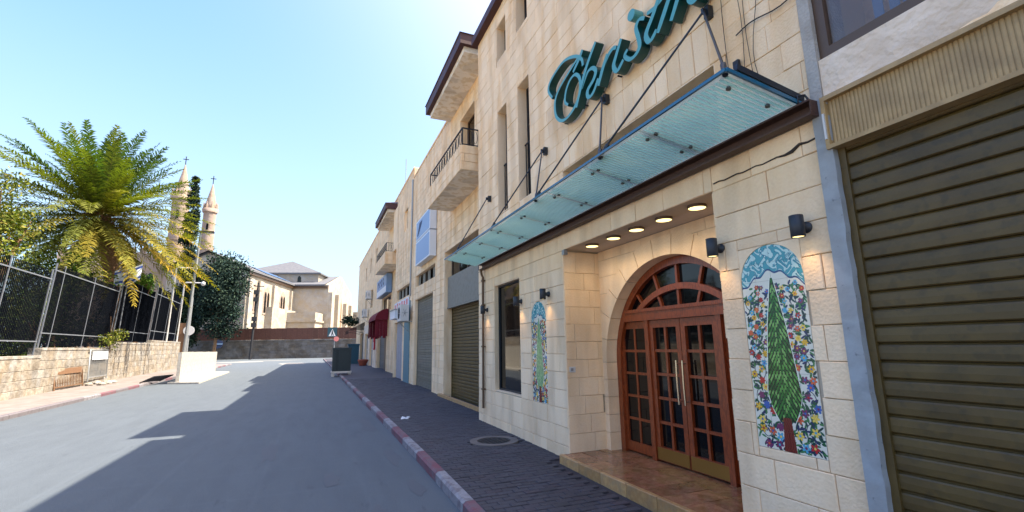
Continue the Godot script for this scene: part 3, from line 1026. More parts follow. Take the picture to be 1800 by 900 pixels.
# ---------------------------------------------------------------- canopy over the entrance
func canopy() -> void:
	var c := thing("glass_canopy", "long sloping blue green glass canopy over the hotel front", "canopy", Vector3(HX, 3.5, -6.2))
	var A := Vector3(3.38, 3.545, 0)
	var B := Vector3(2.62, 3.665, 0)
	var u := (B - A).normalized()
	var L := A.distance_to(B)
	var nn := UZ.cross(u).normalized()
	if nn.y < 0: nn = -nn
	var joints := [-2.22, -3.24, -4.2, -5.12, -6.2, -7.2, -8.17, -9.2, -10.22]
	var beam := MB.new()
	beam.box(Vector3(3.33, 3.52, -9.95), Vector3(3.43, 3.535, -2.12))
	beam.box(Vector3(3.33, 3.41, -9.95), Vector3(3.43, 3.425, -2.12))
	beam.box(Vector3(3.42, 3.425, -9.95), Vector3(3.435, 3.52, -2.12))
	beam.box(Vector3(3.335, 3.425, -9.95), Vector3(3.345, 3.52, -9.94))
	beam.box(Vector3(3.345, 3.425, -2.13), Vector3(3.42, 3.52, -2.12))
	part(c, "beam", beam, M.brown_steel)
	var lug := MB.new()
	lug.tube([Vector3(3.4, 3.535, -2.15), Vector3(3.37, 3.6, -2.17), Vector3(3.33, 3.6, -2.2), Vector3(3.33, 3.54, -2.2)], [0.008], 6)
	part(c, "lug", lug, M.dark_steel)
	var edge := MB.new()
	edge.bar(B + Vector3(-0.004, 0.004, -2.215), B + Vector3(-0.004, 0.004, -10.22), 0.02, 0.026)
	edge.bar(A + Vector3(0, 0.004, -2.21), B + Vector3(0, 0.004, -2.21), 0.016, 0.03)
	part(c, "edge_strip", edge, M.glass_edge)
	for i in joints.size() - 1:
		var z0: float = joints[i] - 0.006
		var z1: float = joints[i + 1] + 0.006
		var pn := MB.new()
		pn.prism(PackedVector2Array([Vector2(0, z0), Vector2(L - 0.012, z0), Vector2(L - 0.012, z1), Vector2(0, z1)]), A, u, Vector3(0, 0, 1), nn, 0.0, 0.016)
		var pane := part(c, "glass_pane", pn, M.canopy)
		var rb := MB.new()
		var z := z0 - 0.03
		while z > z1 + 0.02:
			rb.prism(PackedVector2Array([Vector2(0.05, z), Vector2(L - 0.05, z), Vector2(L - 0.05, z - 0.024), Vector2(0.05, z - 0.024)]), A, u, Vector3(0, 0, 1), nn, -0.006, -0.001)
			z -= 0.046
		tag(part(pane, "ribs", rb, M.canopy_rib), "", "", "", "stuff")
	for i in joints.size():
		var z: float = joints[i]
		var arm := MB.new()
		arm.bar(A + nn * 0.05 + Vector3(0.03, 0, z), B + nn * 0.05 + Vector3(0.1, 0, z), 0.03, 0.05)
		part(c, "cross_bar", arm, M.dark_steel)
		for t in [0.25, 0.78]:
			for s in [-1, 1]:
				if (i == 0 and s > 0) or (i == joints.size() - 1 and s < 0): continue
				var bo := MB.new()
				var p: Vector3 = A + u * (L * t) + Vector3(0, 0, z + s * (0.06 if i > 0 else 0.13))
				bo.tube([p - nn * 0.02, p - nn * 0.012, p + nn * 0.05], [0.019, 0.019, 0.01], 10)
				part(c, "bolt", bo, M.bolt)
	# tie rods from wall brackets, in pairs
	for q in [[-3.02, [-2.25, -3.88]], [-4.81, [-3.9, -5.5]], [-6.63, [-5.46, -7.25]], [-9.42, [-9.4]]]:
		var w := Vector3(HX - 0.05, 4.95, q[0])
		var bk := MB.new()
		bk.box(w + Vector3(-0.02, -0.06, -0.03), w + Vector3(0.05, 0.07, 0.03))
		bk.box(w + Vector3(-0.07, -0.03, -0.012), w + Vector3(-0.02, 0.03, 0.012))
		part(c, "wall_bracket", bk, M.dark_steel)
		for z in q[1]:
			var e := B + Vector3(0.03, 0.03, z)
			var rod := MB.new()
			rod.tube([w + Vector3(-0.05, 0, 0), e], [0.0115], 8)
			rod.tube([e + (w - e).normalized() * 0.12, e - Vector3(0, 0.04, 0)], [0.022], 8)
			part(c, "tie_rod", rod, M.dark_steel)

# ---------------------------------------------------------------- raised script lettering
func hotel_sign() -> void:
	var s := thing("hotel_sign", "raised teal script lettering reading Christmas on the hotel wall", "sign", Vector3(HX, 5.1, -4.3))
	var V := func(a: float, b: float) -> Vector2: return Vector2(a, b)
	var letters := [
		["letter_c", 0.066, [V.call(-5.13, 5.62), V.call(-5.16, 5.74), V.call(-5.33, 5.89), V.call(-5.64, 6.01), V.call(-5.93, 5.99), V.call(-6.15, 5.91), V.call(-6.19, 5.79), V.call(-6.07, 5.62)],
			[V.call(-5.26, 5.82), V.call(-5.53, 5.75), V.call(-5.84, 5.65), V.call(-5.99, 5.51), V.call(-5.98, 5.27), V.call(-5.81, 5.10), V.call(-5.58, 5.07), V.call(-5.35, 5.16), V.call(-5.24, 5.32), V.call(-5.24, 5.49), V.call(-5.35, 5.61), V.call(-5.50, 5.61), V.call(-5.63, 5.51), V.call(-5.68, 5.35), V.call(-5.59, 5.25)]],
		["letter_h", 0.076, [V.call(-4.79, 5.77), V.call(-5.03, 5.56), V.call(-5.20, 5.34), V.call(-5.36, 5.09)], [V.call(-5.13, 5.87), V.call(-5.22, 5.79), V.call(-5.41, 5.68)],
			[V.call(-5.20, 5.30), V.call(-5.04, 5.45), V.call(-4.91, 5.45), V.call(-4.83, 5.36), V.call(-4.89, 5.27), V.call(-5.04, 5.20), V.call(-5.06, 5.12), V.call(-5.0, 5.07), V.call(-4.90, 5.10), V.call(-4.78, 5.22)]],
		["letter_r", 0.076, [V.call(-4.54, 5.43), V.call(-4.66, 5.29), V.call(-4.78, 5.11)], [V.call(-4.66, 5.29), V.call(-4.53, 5.40), V.call(-4.42, 5.43), V.call(-4.35, 5.40)]],
		["letter_i", 0.076, [V.call(-4.24, 5.45), V.call(-4.36, 5.29), V.call(-4.42, 5.20), V.call(-4.40, 5.12), V.call(-4.34, 5.08), V.call(-4.22, 5.15)]],
		["letter_s", 0.07, [V.call(-3.79, 5.41), V.call(-3.88, 5.46), V.call(-3.95, 5.40), V.call(-3.92, 5.25), V.call(-3.91, 5.13), V.call(-3.99, 5.07), V.call(-4.10, 5.08), V.call(-4.19, 5.18), V.call(-4.13, 5.23)]],
		["letter_t", 0.076, [V.call(-3.44, 5.62), V.call(-3.63, 5.37), V.call(-3.78, 5.21), V.call(-3.76, 5.10), V.call(-3.70, 5.08), V.call(-3.61, 5.14)], [V.call(-3.75, 5.44), V.call(-3.63, 5.42), V.call(-3.48, 5.44)]],
		["letter_m", 0.076, [V.call(-3.34, 5.42), V.call(-3.48, 5.24), V.call(-3.60, 5.09)], [V.call(-3.47, 5.25), V.call(-3.32, 5.42), V.call(-3.24, 5.42), V.call(-3.24, 5.32), V.call(-3.39, 5.09)],
			[V.call(-3.25, 5.25), V.call(-3.1, 5.42), V.call(-3.02, 5.42), V.call(-3.02, 5.33), V.call(-3.12, 5.17), V.call(-3.06, 5.08), V.call(-2.96, 5.14)]],
		["letter_a", 0.07, [V.call(-2.62, 5.4), V.call(-2.74, 5.43), V.call(-2.86, 5.3), V.call(-2.88, 5.14), V.call(-2.8, 5.08), V.call(-2.7, 5.18), V.call(-2.6, 5.4)], [V.call(-2.58, 5.42), V.call(-2.66, 5.2), V.call(-2.64, 5.09), V.call(-2.55, 5.12)]],
		["letter_s", 0.07, [V.call(-2.3, 5.42), V.call(-2.4, 5.44), V.call(-2.44, 5.36), V.call(-2.38, 5.2), V.call(-2.4, 5.1), V.call(-2.5, 5.09)]],
	]
	for q in letters:
		var l: Node
		for i in range(2, q.size()):
			var face := MB.new()
			var side := MB.new()
			face.ribbon(spline(q[i], 5), q[1], 3.285 + (i - 2) * 0.003, 0.13, side)
			var o := part(s if l == null else l, q[0] if l == null else "letter_stroke", face, M.teal)
			if l == null: l = o
			part(l, "letter_side", side, M.teal_dark)
		if q[0] == "letter_i":
			var dot := arc(Vector2(-4.02, 5.62), 0.07, 0, TAU * 15 / 16, 15)
			var face := MB.new()
			face.prism(dot, Vector3(3.285, 0, 0), UZ, UY, NX, -0.13, 0.0)
			part(l, "letter_dot", face, M.teal)
	var pins := MB.new()
	for z in [-5.9, -5.3, -4.9, -4.5, -4.0, -3.7, -3.4, -3.0, -2.7]:
		pins.tube([Vector3(3.4, 5.12, z), Vector3(HX + 0.02, 5.12, z)], [0.012], 6)
	tag(part(s, "fixings", pins, M.iron), "", "", "", "stuff")

# ---------------------------------------------------------------- tiled panels
func ell(im: Image, c: Vector2, rx: float, ry: float, ang: float, col: Color) -> void:
	var m := maxf(rx, ry) + 1.0
	var ca := cos(ang)
	var sa := sin(ang)
	for y in range(maxi(int(c.y - m), 0), mini(int(c.y + m) + 1, im.get_height())):
		for x in range(maxi(int(c.x - m), 0), mini(int(c.x + m) + 1, im.get_width())):
			var d := Vector2(x, y) - c
			var p := Vector2((d.x * ca + d.y * sa) / rx, (-d.x * sa + d.y * ca) / ry)
			var q := p.length_squared()
			if q < 1.0:
				im.set_pixel(x, y, col if q < 0.8 else col.lerp(Color(0.1, 0.12, 0.2), 0.35))

func paint_panel(sd: int, pale: bool) -> Image:
	var W := 290
	var H := 830
	var rg := RandomNumberGenerator.new()
	rg.seed = sd
	var im := Image.create(W, H, false, Image.FORMAT_RGB8)
	im.fill(sr(220, 215, 198))
	var ns := FastNoiseLite.new()
	ns.seed = sd
	ns.frequency = 0.035
	ns.fractal_octaves = 2
	# turquoise sky of scrolls with a scalloped lower edge
	var edge := func(x: float) -> float:
		var t := (x - W / 2.0) / (W / 2.0)
		return H * (0.135 + 0.085 * pow(absf(t), 1.3)) + 7.0 * sin(t * 14.0)
	for y in int(H * 0.26):
		for x in W:
			var e: float = edge.call(float(x))
			if y < e:
				var v := ns.get_noise_2d(x + 12.0 * sin(y * 0.1), y + 12.0 * cos(x * 0.1))
				var col := sr(64, 150, 160) if v > -0.05 else sr(186, 214, 208)
				if absf(v + 0.05) < 0.07: col = sr(28, 98, 122)
				if y > e - 7.0: col = sr(24, 60, 110)
				im.set_pixel(x, y, col)
	# winding stems
	for s in [-1, 1]:
		for q in [[0.33, 0.16, 52.0], [0.47, 0.2, 60.0], [0.62, 0.34, 42.0], [0.76, 0.36, 40.0], [0.9, 0.33, 36.0], [0.28, 0.4, 34.0]]:
			for k in 160:
				var a: float = TAU * k / 160.0 * 0.82 + s
				ell(im, Vector2(W / 2.0 + s * W * q[1] + cos(a) * q[2] * 0.62, H * q[0] + sin(a) * q[2]), 1.7, 1.7, 0, sr(52, 74, 84))
	var reds := [sr(186, 44, 46), sr(226, 172, 48), sr(58, 96, 168), sr(84, 164, 196), sr(120, 52, 92), sr(214, 96, 60), sr(236, 200, 88)]
	for i in 900:
		var p := Vector2(rg.randf_range(6, W - 6), rg.randf_range(H * 0.2, H - 8))
		if p.y < edge.call(p.x) + 10.0: continue
		ell(im, p, rg.randf_range(9, 14), rg.randf_range(3.5, 5), rg.randf() * TAU, [sr(30, 84, 56), sr(24, 60, 60), sr(60, 120, 70), sr(40, 50, 90)][rg.randi() % 4])
	var placed := []
	for i in 400:
		var p := Vector2(rg.randf_range(12, W - 12), rg.randf_range(H * 0.2, H - 14))
		if p.y < edge.call(p.x) + 14.0: continue
		var big := 0.45 + 0.5 * p.y / H
		var free := true
		for o in placed:
			if p.distance_to(o) < 35.0 * big:
				free = false
				break
		if not free: continue
		placed.append(p)
		var col: Color = reds[rg.randi() % reds.size()]
		var k := 5 + rg.randi() % 3
		for j in k:
			var a := TAU * j / k + rg.randf() * 0.3
			ell(im, p + Vector2(cos(a), sin(a)) * 11.5 * big, 8.6 * big, 5.6 * big, a, col)
		ell(im, p, 5.4 * big, 5.4 * big, 0, reds[(rg.randi() + 3) % reds.size()])
	# the tree
	var half := func(y: float) -> float:
		var t := y / H
		if t < 0.17 or t > 0.86: return 0.0
		if t < 0.4: return lerpf(5.0, 40.0, (t - 0.17) / 0.23)
		if t < 0.72: return lerpf(40.0, 72.0, (t - 0.4) / 0.32)
		return lerpf(72.0, 34.0, pow((t - 0.72) / 0.14, 1.8))
	for y in range(int(H * 0.165), int(H * 0.865)):
		var w: float = half.call(float(y))
		for x in range(int(W / 2.0 - w - 3), int(W / 2.0 + w + 4)):
			im.set_pixel(clampi(x, 0, W - 1), y, sr(236, 238, 216) if absf(x - W / 2.0) > w else (sr(10, 44, 24) if not pale else sr(96, 150, 96)))
	var row := 0
	var y := H * 0.185
	while y < H * 0.85:
		var w: float = half.call(y)
		var st := 15.0
		var k := int(w / st) + 1
		for j in range(-k, k + 1):
			var x := (j + (0.5 if row % 2 else 0.0)) * st
			if absf(x) < w - 3.0:
				var lean := x / maxf(w, 1.0) * 0.5
				var g: Color = [sr(44, 112, 44), sr(92, 156, 68), sr(26, 84, 36), sr(128, 178, 92)][rg.randi() % 4]
				if pale: g = g.lerp(sr(206, 226, 196), 0.45)
				ell(im, Vector2(W / 2.0 + x, y), 4.2, 11.5, -lean, g)
		y += 13.0
		row += 1
	for yy in range(int(H * 0.845), H):
		var w := lerpf(17.0, 27.0, (yy - H * 0.845) / (H * 0.155))
		for x in range(int(W / 2.0 - w), int(W / 2.0 + w)):
			im.set_pixel(x, yy, sr(118, 44, 34) if int(x * 0.3 + sin(yy * 0.1) * 2.0) % 3 else sr(90, 32, 28))
	return im

func murals() -> void:
	for q in [[-3.01, -2.43, 0.89, 2.54, 5, false, "tiled cypress mural near the brown shutter with a deep green tree"], [-7.44, -6.87, 0.81, 2.46, 9, true, "tiled cypress mural beside the dark shop window with a pale green tree"]]:
		var z0: float = q[0]
		var z1: float = q[1]
		var y0: float = q[2]
		var y1: float = q[3]
		var root := thing("tile_mural", q[6], "mural", Vector3(HX, y0, (z0 + z1) / 2), "arched tile panels on the hotel front")
		var im := paint_panel(q[4], q[5])
		var m := mat(Color.WHITE, 0.22)
		m.albedo_texture = ImageTexture.create_from_image(im)
		var W := z1 - z0
		var r := W / 2.0
		var shape := PackedVector2Array(Array(arc(Vector2(z0 + r, y1 - r), r - 0.002, 0, PI, 24)) + [Vector2(z0 + 0.002, y0 + 0.002), Vector2(z1 - 0.002, y0 + 0.002)])
		var nc := 4
		var nr := 11
		for j in nr:
			for i in nc:
				var cell := rectp(lerpf(z0, z1, float(i) / nc) + 0.0008, lerpf(y0, y1, float(j) / nr) + 0.0008, lerpf(z0, z1, float(i + 1) / nc) - 0.0008, lerpf(y0, y1, float(j + 1) / nr) - 0.0008)
				for poly in Geometry2D.intersect_polygons(cell, shape):
					if Geometry2D.is_polygon_clockwise(poly): poly.reverse()
					var mb := MB.new(true)
					var t := Geometry2D.triangulate_polygon(poly)
					var X := HX + 0.008 + rng.randf_range(-0.0008, 0.0008)
					for k in range(0, t.size(), 3):
						var ps := []
						var us := []
						for e in 3:
							var p: Vector2 = poly[t[k + e]]
							ps.append(Vector3(X, p.y, p.x))
							us.append(Vector2((p.x - z0) / W, 1.0 - (p.y - y0) / (y1 - y0)))
						mb.tri(ps[0], ps[1], ps[2], us[0], us[1], us[2])
					for k in poly.size():
						var a: Vector2 = poly[k]
						var b: Vector2 = poly[(k + 1) % poly.size()]
						var ua := Vector2((a.x - z0) / W, 1.0 - (a.y - y0) / (y1 - y0))
						mb.quad(Vector3(X + 0.008, a.y, a.x), Vector3(X + 0.008, b.y, b.x), Vector3(X, b.y, b.x), Vector3(X, a.y, a.x), ua, ua, ua, ua)
					part(root, "tile", mb, m)
		# stone corners above the arch, filling out the block courses
		var cor := MB.new()
		for s in [0, 1]:
			var a := arc(Vector2(z0 + r, y1 - r), r, PI / 2 if s == 0 else 0.0, PI if s == 0 else PI / 2, 12)
			a.append(Vector2(z0 if s == 0 else z1, y1))
			cor.prism(a, Vector3(HX + 0.022, 0, 0), UZ, UY, NX, -0.02, 0.0195)
		part(root, "arch_corner", cor, M.stone)

# ---------------------------------------------------------------- roller shutters
func shutter(par: Node, x: float, z0: float, z1: float, y0: float, y1: float, pitch: float, m: Material, sd := 1) -> Node:
	var rg := RandomNumberGenerator.new()
	rg.seed = sd
	var rail := MB.new()
	rail.box(Vector3(x + 0.03, y0 + 0.01, z0 + 0.01), Vector3(x + 0.035, y1 - 0.01, z1 - 0.01))
	rail.box(Vector3(x - 0.03, y0, z0), Vector3(x + 0.04, y1, z0 + 0.05))
	rail.box(Vector3(x - 0.03, y0, z1 - 0.05), Vector3(x + 0.04, y1, z1))
	var s := part(par, "roller_shutter", rail, m)
	var y := y0
	while y < y1 - 0.02:
		var h := minf(pitch, y1 - y)
		var k := h / 0.115
		var prof := [Vector2(0.01, 0), Vector2(-0.006, 0.003), Vector2(-0.012, 0.01), Vector2(-0.014, 0.05), Vector2(-0.012, 0.09), Vector2(-0.006, 0.1), Vector2(0.004, 0.104), Vector2(0.01, 0.113)]
		var mb := MB.new()
		var t := rg.randf_range(0.8, 1.12)
		mb.col(Color(t, t, t * rg.randf_range(0.93, 1.0)))
		var dx := rg.randf_range(-0.0015, 0.0015)
		for i in prof.size() - 1:
			var a: Vector2 = prof[i]
			var b: Vector2 = prof[i + 1]
			mb.quad(Vector3(x + a.x + dx, y + a.y * k, z0 + 0.05), Vector3(x + a.x + dx, y + a.y * k, z1 - 0.05), Vector3(x + b.x + dx, y + b.y * k, z1 - 0.05), Vector3(x + b.x + dx, y + b.y * k, z0 + 0.05))
		part(s, "slat", mb, m)
		y += pitch
	return s

func shop_right() -> void:
	var s := thing("shop", "shop front with olive roller shutter, ribbed shutter box and white plaster band", "building", Vector3(HX, -0.1, 0.2))
	var w := MB.new()
	var z1 := 7.0
	# wall with the shutter opening and the window above it
	core(w, Vector3(HX + 0.02, 0, 0), UZ, UY, NX, Rect2(-2.02, -0.7, z1 + 2.02, 8.1), [Rect2(-2.02, -0.7, 5.2, 4.0), Rect2(-2.02, 3.86, 5.0, 1.5), Rect2(3.6, -0.2, 2.2, 3.2)], -0.3, -0.02)
	w.box(Vector3(HX + 0.9, -0.7, -2.18), Vector3(16, 7.4, z1))
	part(s, "wall", w, M.plaster)
	var pier := MB.new()
	var rg := RandomNumberGenerator.new()
	rg.seed = 4
	# plaster pier with a chipped, wavering edge
	var L := []
	var R := []
	var y := -0.5
	while y <= 3.54:
		L.append(Vector2(-2.178 + rg.randf_range(0.0, 0.004), y))
		R.append(Vector2(-2.056 + rg.randf_range(-0.008, 0.003), y))
		y += 0.101
	R.reverse()
	pier.prism(PackedVector2Array(L + R), Vector3(HX, 0, 0), UZ, UY, NX, -0.4, 0.028)
	part(s, "pier", pier, M.blue_plaster)
	var upper := MB.new()
	upper.slab(Vector3(HX, 0, 0), UZ, UY, NX, Rect2(-2.178, 3.55, 0.09, 3.85), -0.4, 0.012)
	part(s, "upper_pier", upper, M.concrete)
	var band := MB.new()
	band.slab(Vector3(HX, 0, 0), UZ, UY, NX, Rect2(-2.085, 3.545, 6.0, 0.31), -0.3, 0.0)
	part(s, "plaster_band", band, M.plaster)
	var patch := MB.new()
	patch.prism(PackedVector2Array([Vector2(-1.32, 3.546), Vector2(-1.2, 3.575), Vector2(-1.13, 3.572), Vector2(-1.08, 3.61), Vector2(-1.0, 3.60), Vector2(-0.95, 3.57), Vector2(-0.86, 3.56), Vector2(-0.8, 3.546)]), Vector3(HX, 0, 0), UZ, UY, NX, -0.01, 0.003)
	part(s, "bare_patch", patch, M.stone_warm)
	# shutter box: lips and ribbed face
	var bx := MB.new()
	bx.box(Vector3(HX - 0.05, 3.5, -2.09), Vector3(HX + 0.3, 3.535, 3.2))
	bx.box(Vector3(HX - 0.05, 3.125, -2.09), Vector3(HX + 0.3, 3.155, 3.2))
	bx.box(Vector3(HX - 0.05, 3.155, -2.09), Vector3(HX + 0.0, 3.5, -2.06))
	bx.box(Vector3(HX - 0.005, 3.155, -2.06), Vector3(HX + 0.02, 3.5, 3.2))
	var box := part(s, "shutter_box", bx, M.shutter_box)
	var rb := MB.new()
	var z := -2.055
	while z < 3.15:
		rb.quad(Vector3(HX - 0.008, 3.156, z), Vector3(HX - 0.0115, 3.156, z + 0.007), Vector3(HX - 0.0115, 3.499, z + 0.007), Vector3(HX - 0.008, 3.499, z))
		rb.quad(Vector3(HX - 0.0115, 3.156, z + 0.007), Vector3(HX - 0.0115, 3.156, z + 0.015), Vector3(HX - 0.0115, 3.499, z + 0.015), Vector3(HX - 0.0115, 3.499, z + 0.007))
		rb.quad(Vector3(HX - 0.0115, 3.156, z + 0.015), Vector3(HX - 0.008, 3.156, z + 0.022), Vector3(HX - 0.008, 3.499, z + 0.022), Vector3(HX - 0.0115, 3.499, z + 0.015))
		z += 0.026
	tag(part(box, "ribs", rb, M.shutter_box), "", "", "", "stuff")
	var sc := MB.new()
	sc.box(Vector3(HX - 0.062, 3.2, -2.082), Vector3(HX - 0.05, 3.4, -2.068))
	part(box, "side_clip", sc, M.pale_metal)
	shutter(s, HX + 0.055, -2.06, 3.18, -0.35, 3.3, 0.115, M.slat, 12)
	var lin := MB.new()
	lin.box(Vector3(HX + 0.12, 3.2, -2.02), Vector3(HX + 0.5, 3.5, 3.18))
	part(s, "shutter_housing", lin, M.lintel_dark)
	# window over the band with a curtain behind it
	var wi := window_x(s, HX + 0.08, -2.085, 2.95, 3.87, 5.33, M.bronze, M.pane_clear, 4, 1, 0.075)
	var cu := MB.new()
	for i in 10:
		var za := -1.75 + i * 0.09
		cu.box(Vector3(HX + 0.16 + 0.02 * (i % 2), 3.9, za), Vector3(HX + 0.166 + 0.02 * (i % 2), 5.3, za + 0.062))
	part(wi, "curtain", cu, M.curtain)
	shutter(s, HX + 0.1, 3.6, 5.8, -0.2, 3.0, 0.115, M.slat, 14)

# ---------------------------------------------------------------- row with the balcony
const BX := 3.95

func railing(par: Node, x: float, z0: float, z1: float, y0: float, y1: float, back: float, pitch: float) -> void:
	var top := MB.new()
	top.bar(Vector3(x, y1, z1), Vector3(x, y1, z0), 0.035, 0.025)
	top.bar(Vector3(x, y0, z1), Vector3(x, y0, z0), 0.025, 0.02)
	for z in [z0, z1]:
		top.bar(Vector3(x, y1, z), Vector3(back, y1, z), 0.035, 0.025)
		top.bar(Vector3(x, y0, z), Vector3(back, y0, z), 0.025, 0.02)
		top.box(Vector3(x - 0.015, y0 - 0.05, z - 0.015), Vector3(x + 0.015, y1, z + 0.015))
	var r := part(par, "railing", top, M.iron)
	var bars := MB.new()
	var z := z0 + pitch
	while z < z1 - 0.03:
		bars.bar(Vector3(x, y0, z), Vector3(x, y1, z), 0.012, 0.012, Vector3.BACK)
		# wrought scrolls between the uprights
		var path := []
		for i in 12:
			var a := TAU * i / 11.0 * 0.9
			path.append(Vector3(x, (y0 + y1) / 2 + 0.17 * cos(a), z + pitch * 0.5 + pitch * 0.34 * sin(a)))
		bars.tube(path, [0.007], 4, false)
		z += pitch
	var xx := x + 0.14
	while xx < back - 0.03:
		for zz in [z0, z1]:
			bars.bar(Vector3(xx, y0, zz), Vector3(xx, y1, zz), 0.012, 0.012, Vector3.BACK)
			var path := []
			for i in 12:
				var a := TAU * i / 11.0 * 0.9
				path.append(Vector3(xx + 0.07 + 0.05 * sin(a), (y0 + y1) / 2 + 0.17 * cos(a), zz))
			bars.tube(path, [0.007], 4, false)
		xx += 0.14
	tag(part(r, "ironwork", bars, M.iron), "", "", "", "stuff")

func balcony(par: Node, x: float, back: float, z0: float, z1: float, y0: float, y1: float, rail_top: float) -> void:
	var sl := MB.new()
	sl.box(Vector3(x, y0, z0), Vector3(back, y0 + 0.18, z1))
	var b := part(par, "balcony", sl, M.soffit)
	var rg := RandomNumberGenerator.new()
	rg.seed = int(x * 100)
	lay(b, "parapet_stone", courses(Rect2(z0, y0 + 0.003, z1 - z0, y1 - y0), [], (y1 - y0) / 3.0, 0.4, 0.7, rg), Vector3(x - 0.001, 0, 0), UZ, UY, NX, M.stone_row, 40, 0.003, 0.02, 0.005, 0.1, 31)
	lay(b, "parapet_stone", courses(Rect2(0, y0 + 0.003, back - x, y1 - y0), [], (y1 - y0) / 3.0, 0.4, 0.7, rg), Vector3(x, 0, z1 + 0.001), Vector3.RIGHT, UY, Vector3(0, 0, 1), M.stone_row, 20, 0.003, 0.02, 0.005, 0.1, 32)
	var pp := MB.new()
	pp.box(Vector3(x + 0.004, y0 + 0.18, z0 + 0.004), Vector3(x + 0.1, y1 + 0.003, z1 - 0.004))
	pp.box(Vector3(x + 0.1, y0 + 0.18, z1 - 0.1), Vector3(back, y1 + 0.003, z1 - 0.004))
	pp.box(Vector3(x + 0.1, y0 + 0.18, z0 + 0.004), Vector3(back, y1 + 0.003, z0 + 0.1))
	part(b, "parapet", pp, M.stone_row)
	railing(b, x + 0.05, z0 + 0.06, z1 - 0.06, y1 + 0.06, rail_top, back, 0.3)

func overhang(par: Node, x: float, back: float, z0: float, z1: float, y: float, h: float) -> void:
	var so := MB.new()
	so.box(Vector3(x + 0.14, y - 0.16, z0 + 0.12), Vector3(back, y + 0.12, z1 - 0.12))
	part(par, "roof_soffit", so, M.soffit)
	var fa := MB.new()
	fa.box(Vector3(x, y, z0), Vector3(x + 0.14, y + h, z1))
	fa.box(Vector3(x + 0.14, y, z1 - 0.12), Vector3(back, y + h, z1))
	fa.box(Vector3(x + 0.14, y, z0), Vector3(back, y + h, z0 + 0.12))
	part(par, "roof_fascia", fa, M.fascia)
	var tl := MB.new()
	var cz := (z0 + z1) / 2
	var tp := Vector3(back + 0.6, y + h + 1.0, cz)
	var a := Vector3(x - 0.03, y + h + 0.003, z0 - 0.03)
	var b := Vector3(x - 0.03, y + h + 0.003, z1 + 0.03)
	var c := Vector3(back + 0.6, y + h + 0.003, z1 + 0.03)
	var d := Vector3(back + 0.6, y + h + 0.003, z0 - 0.03)
	tl.tri(a, b, tp); tl.tri(b, c, tp); tl.tri(d, a, tp)
	part(par, "tiled_roof", tl, M.fascia)

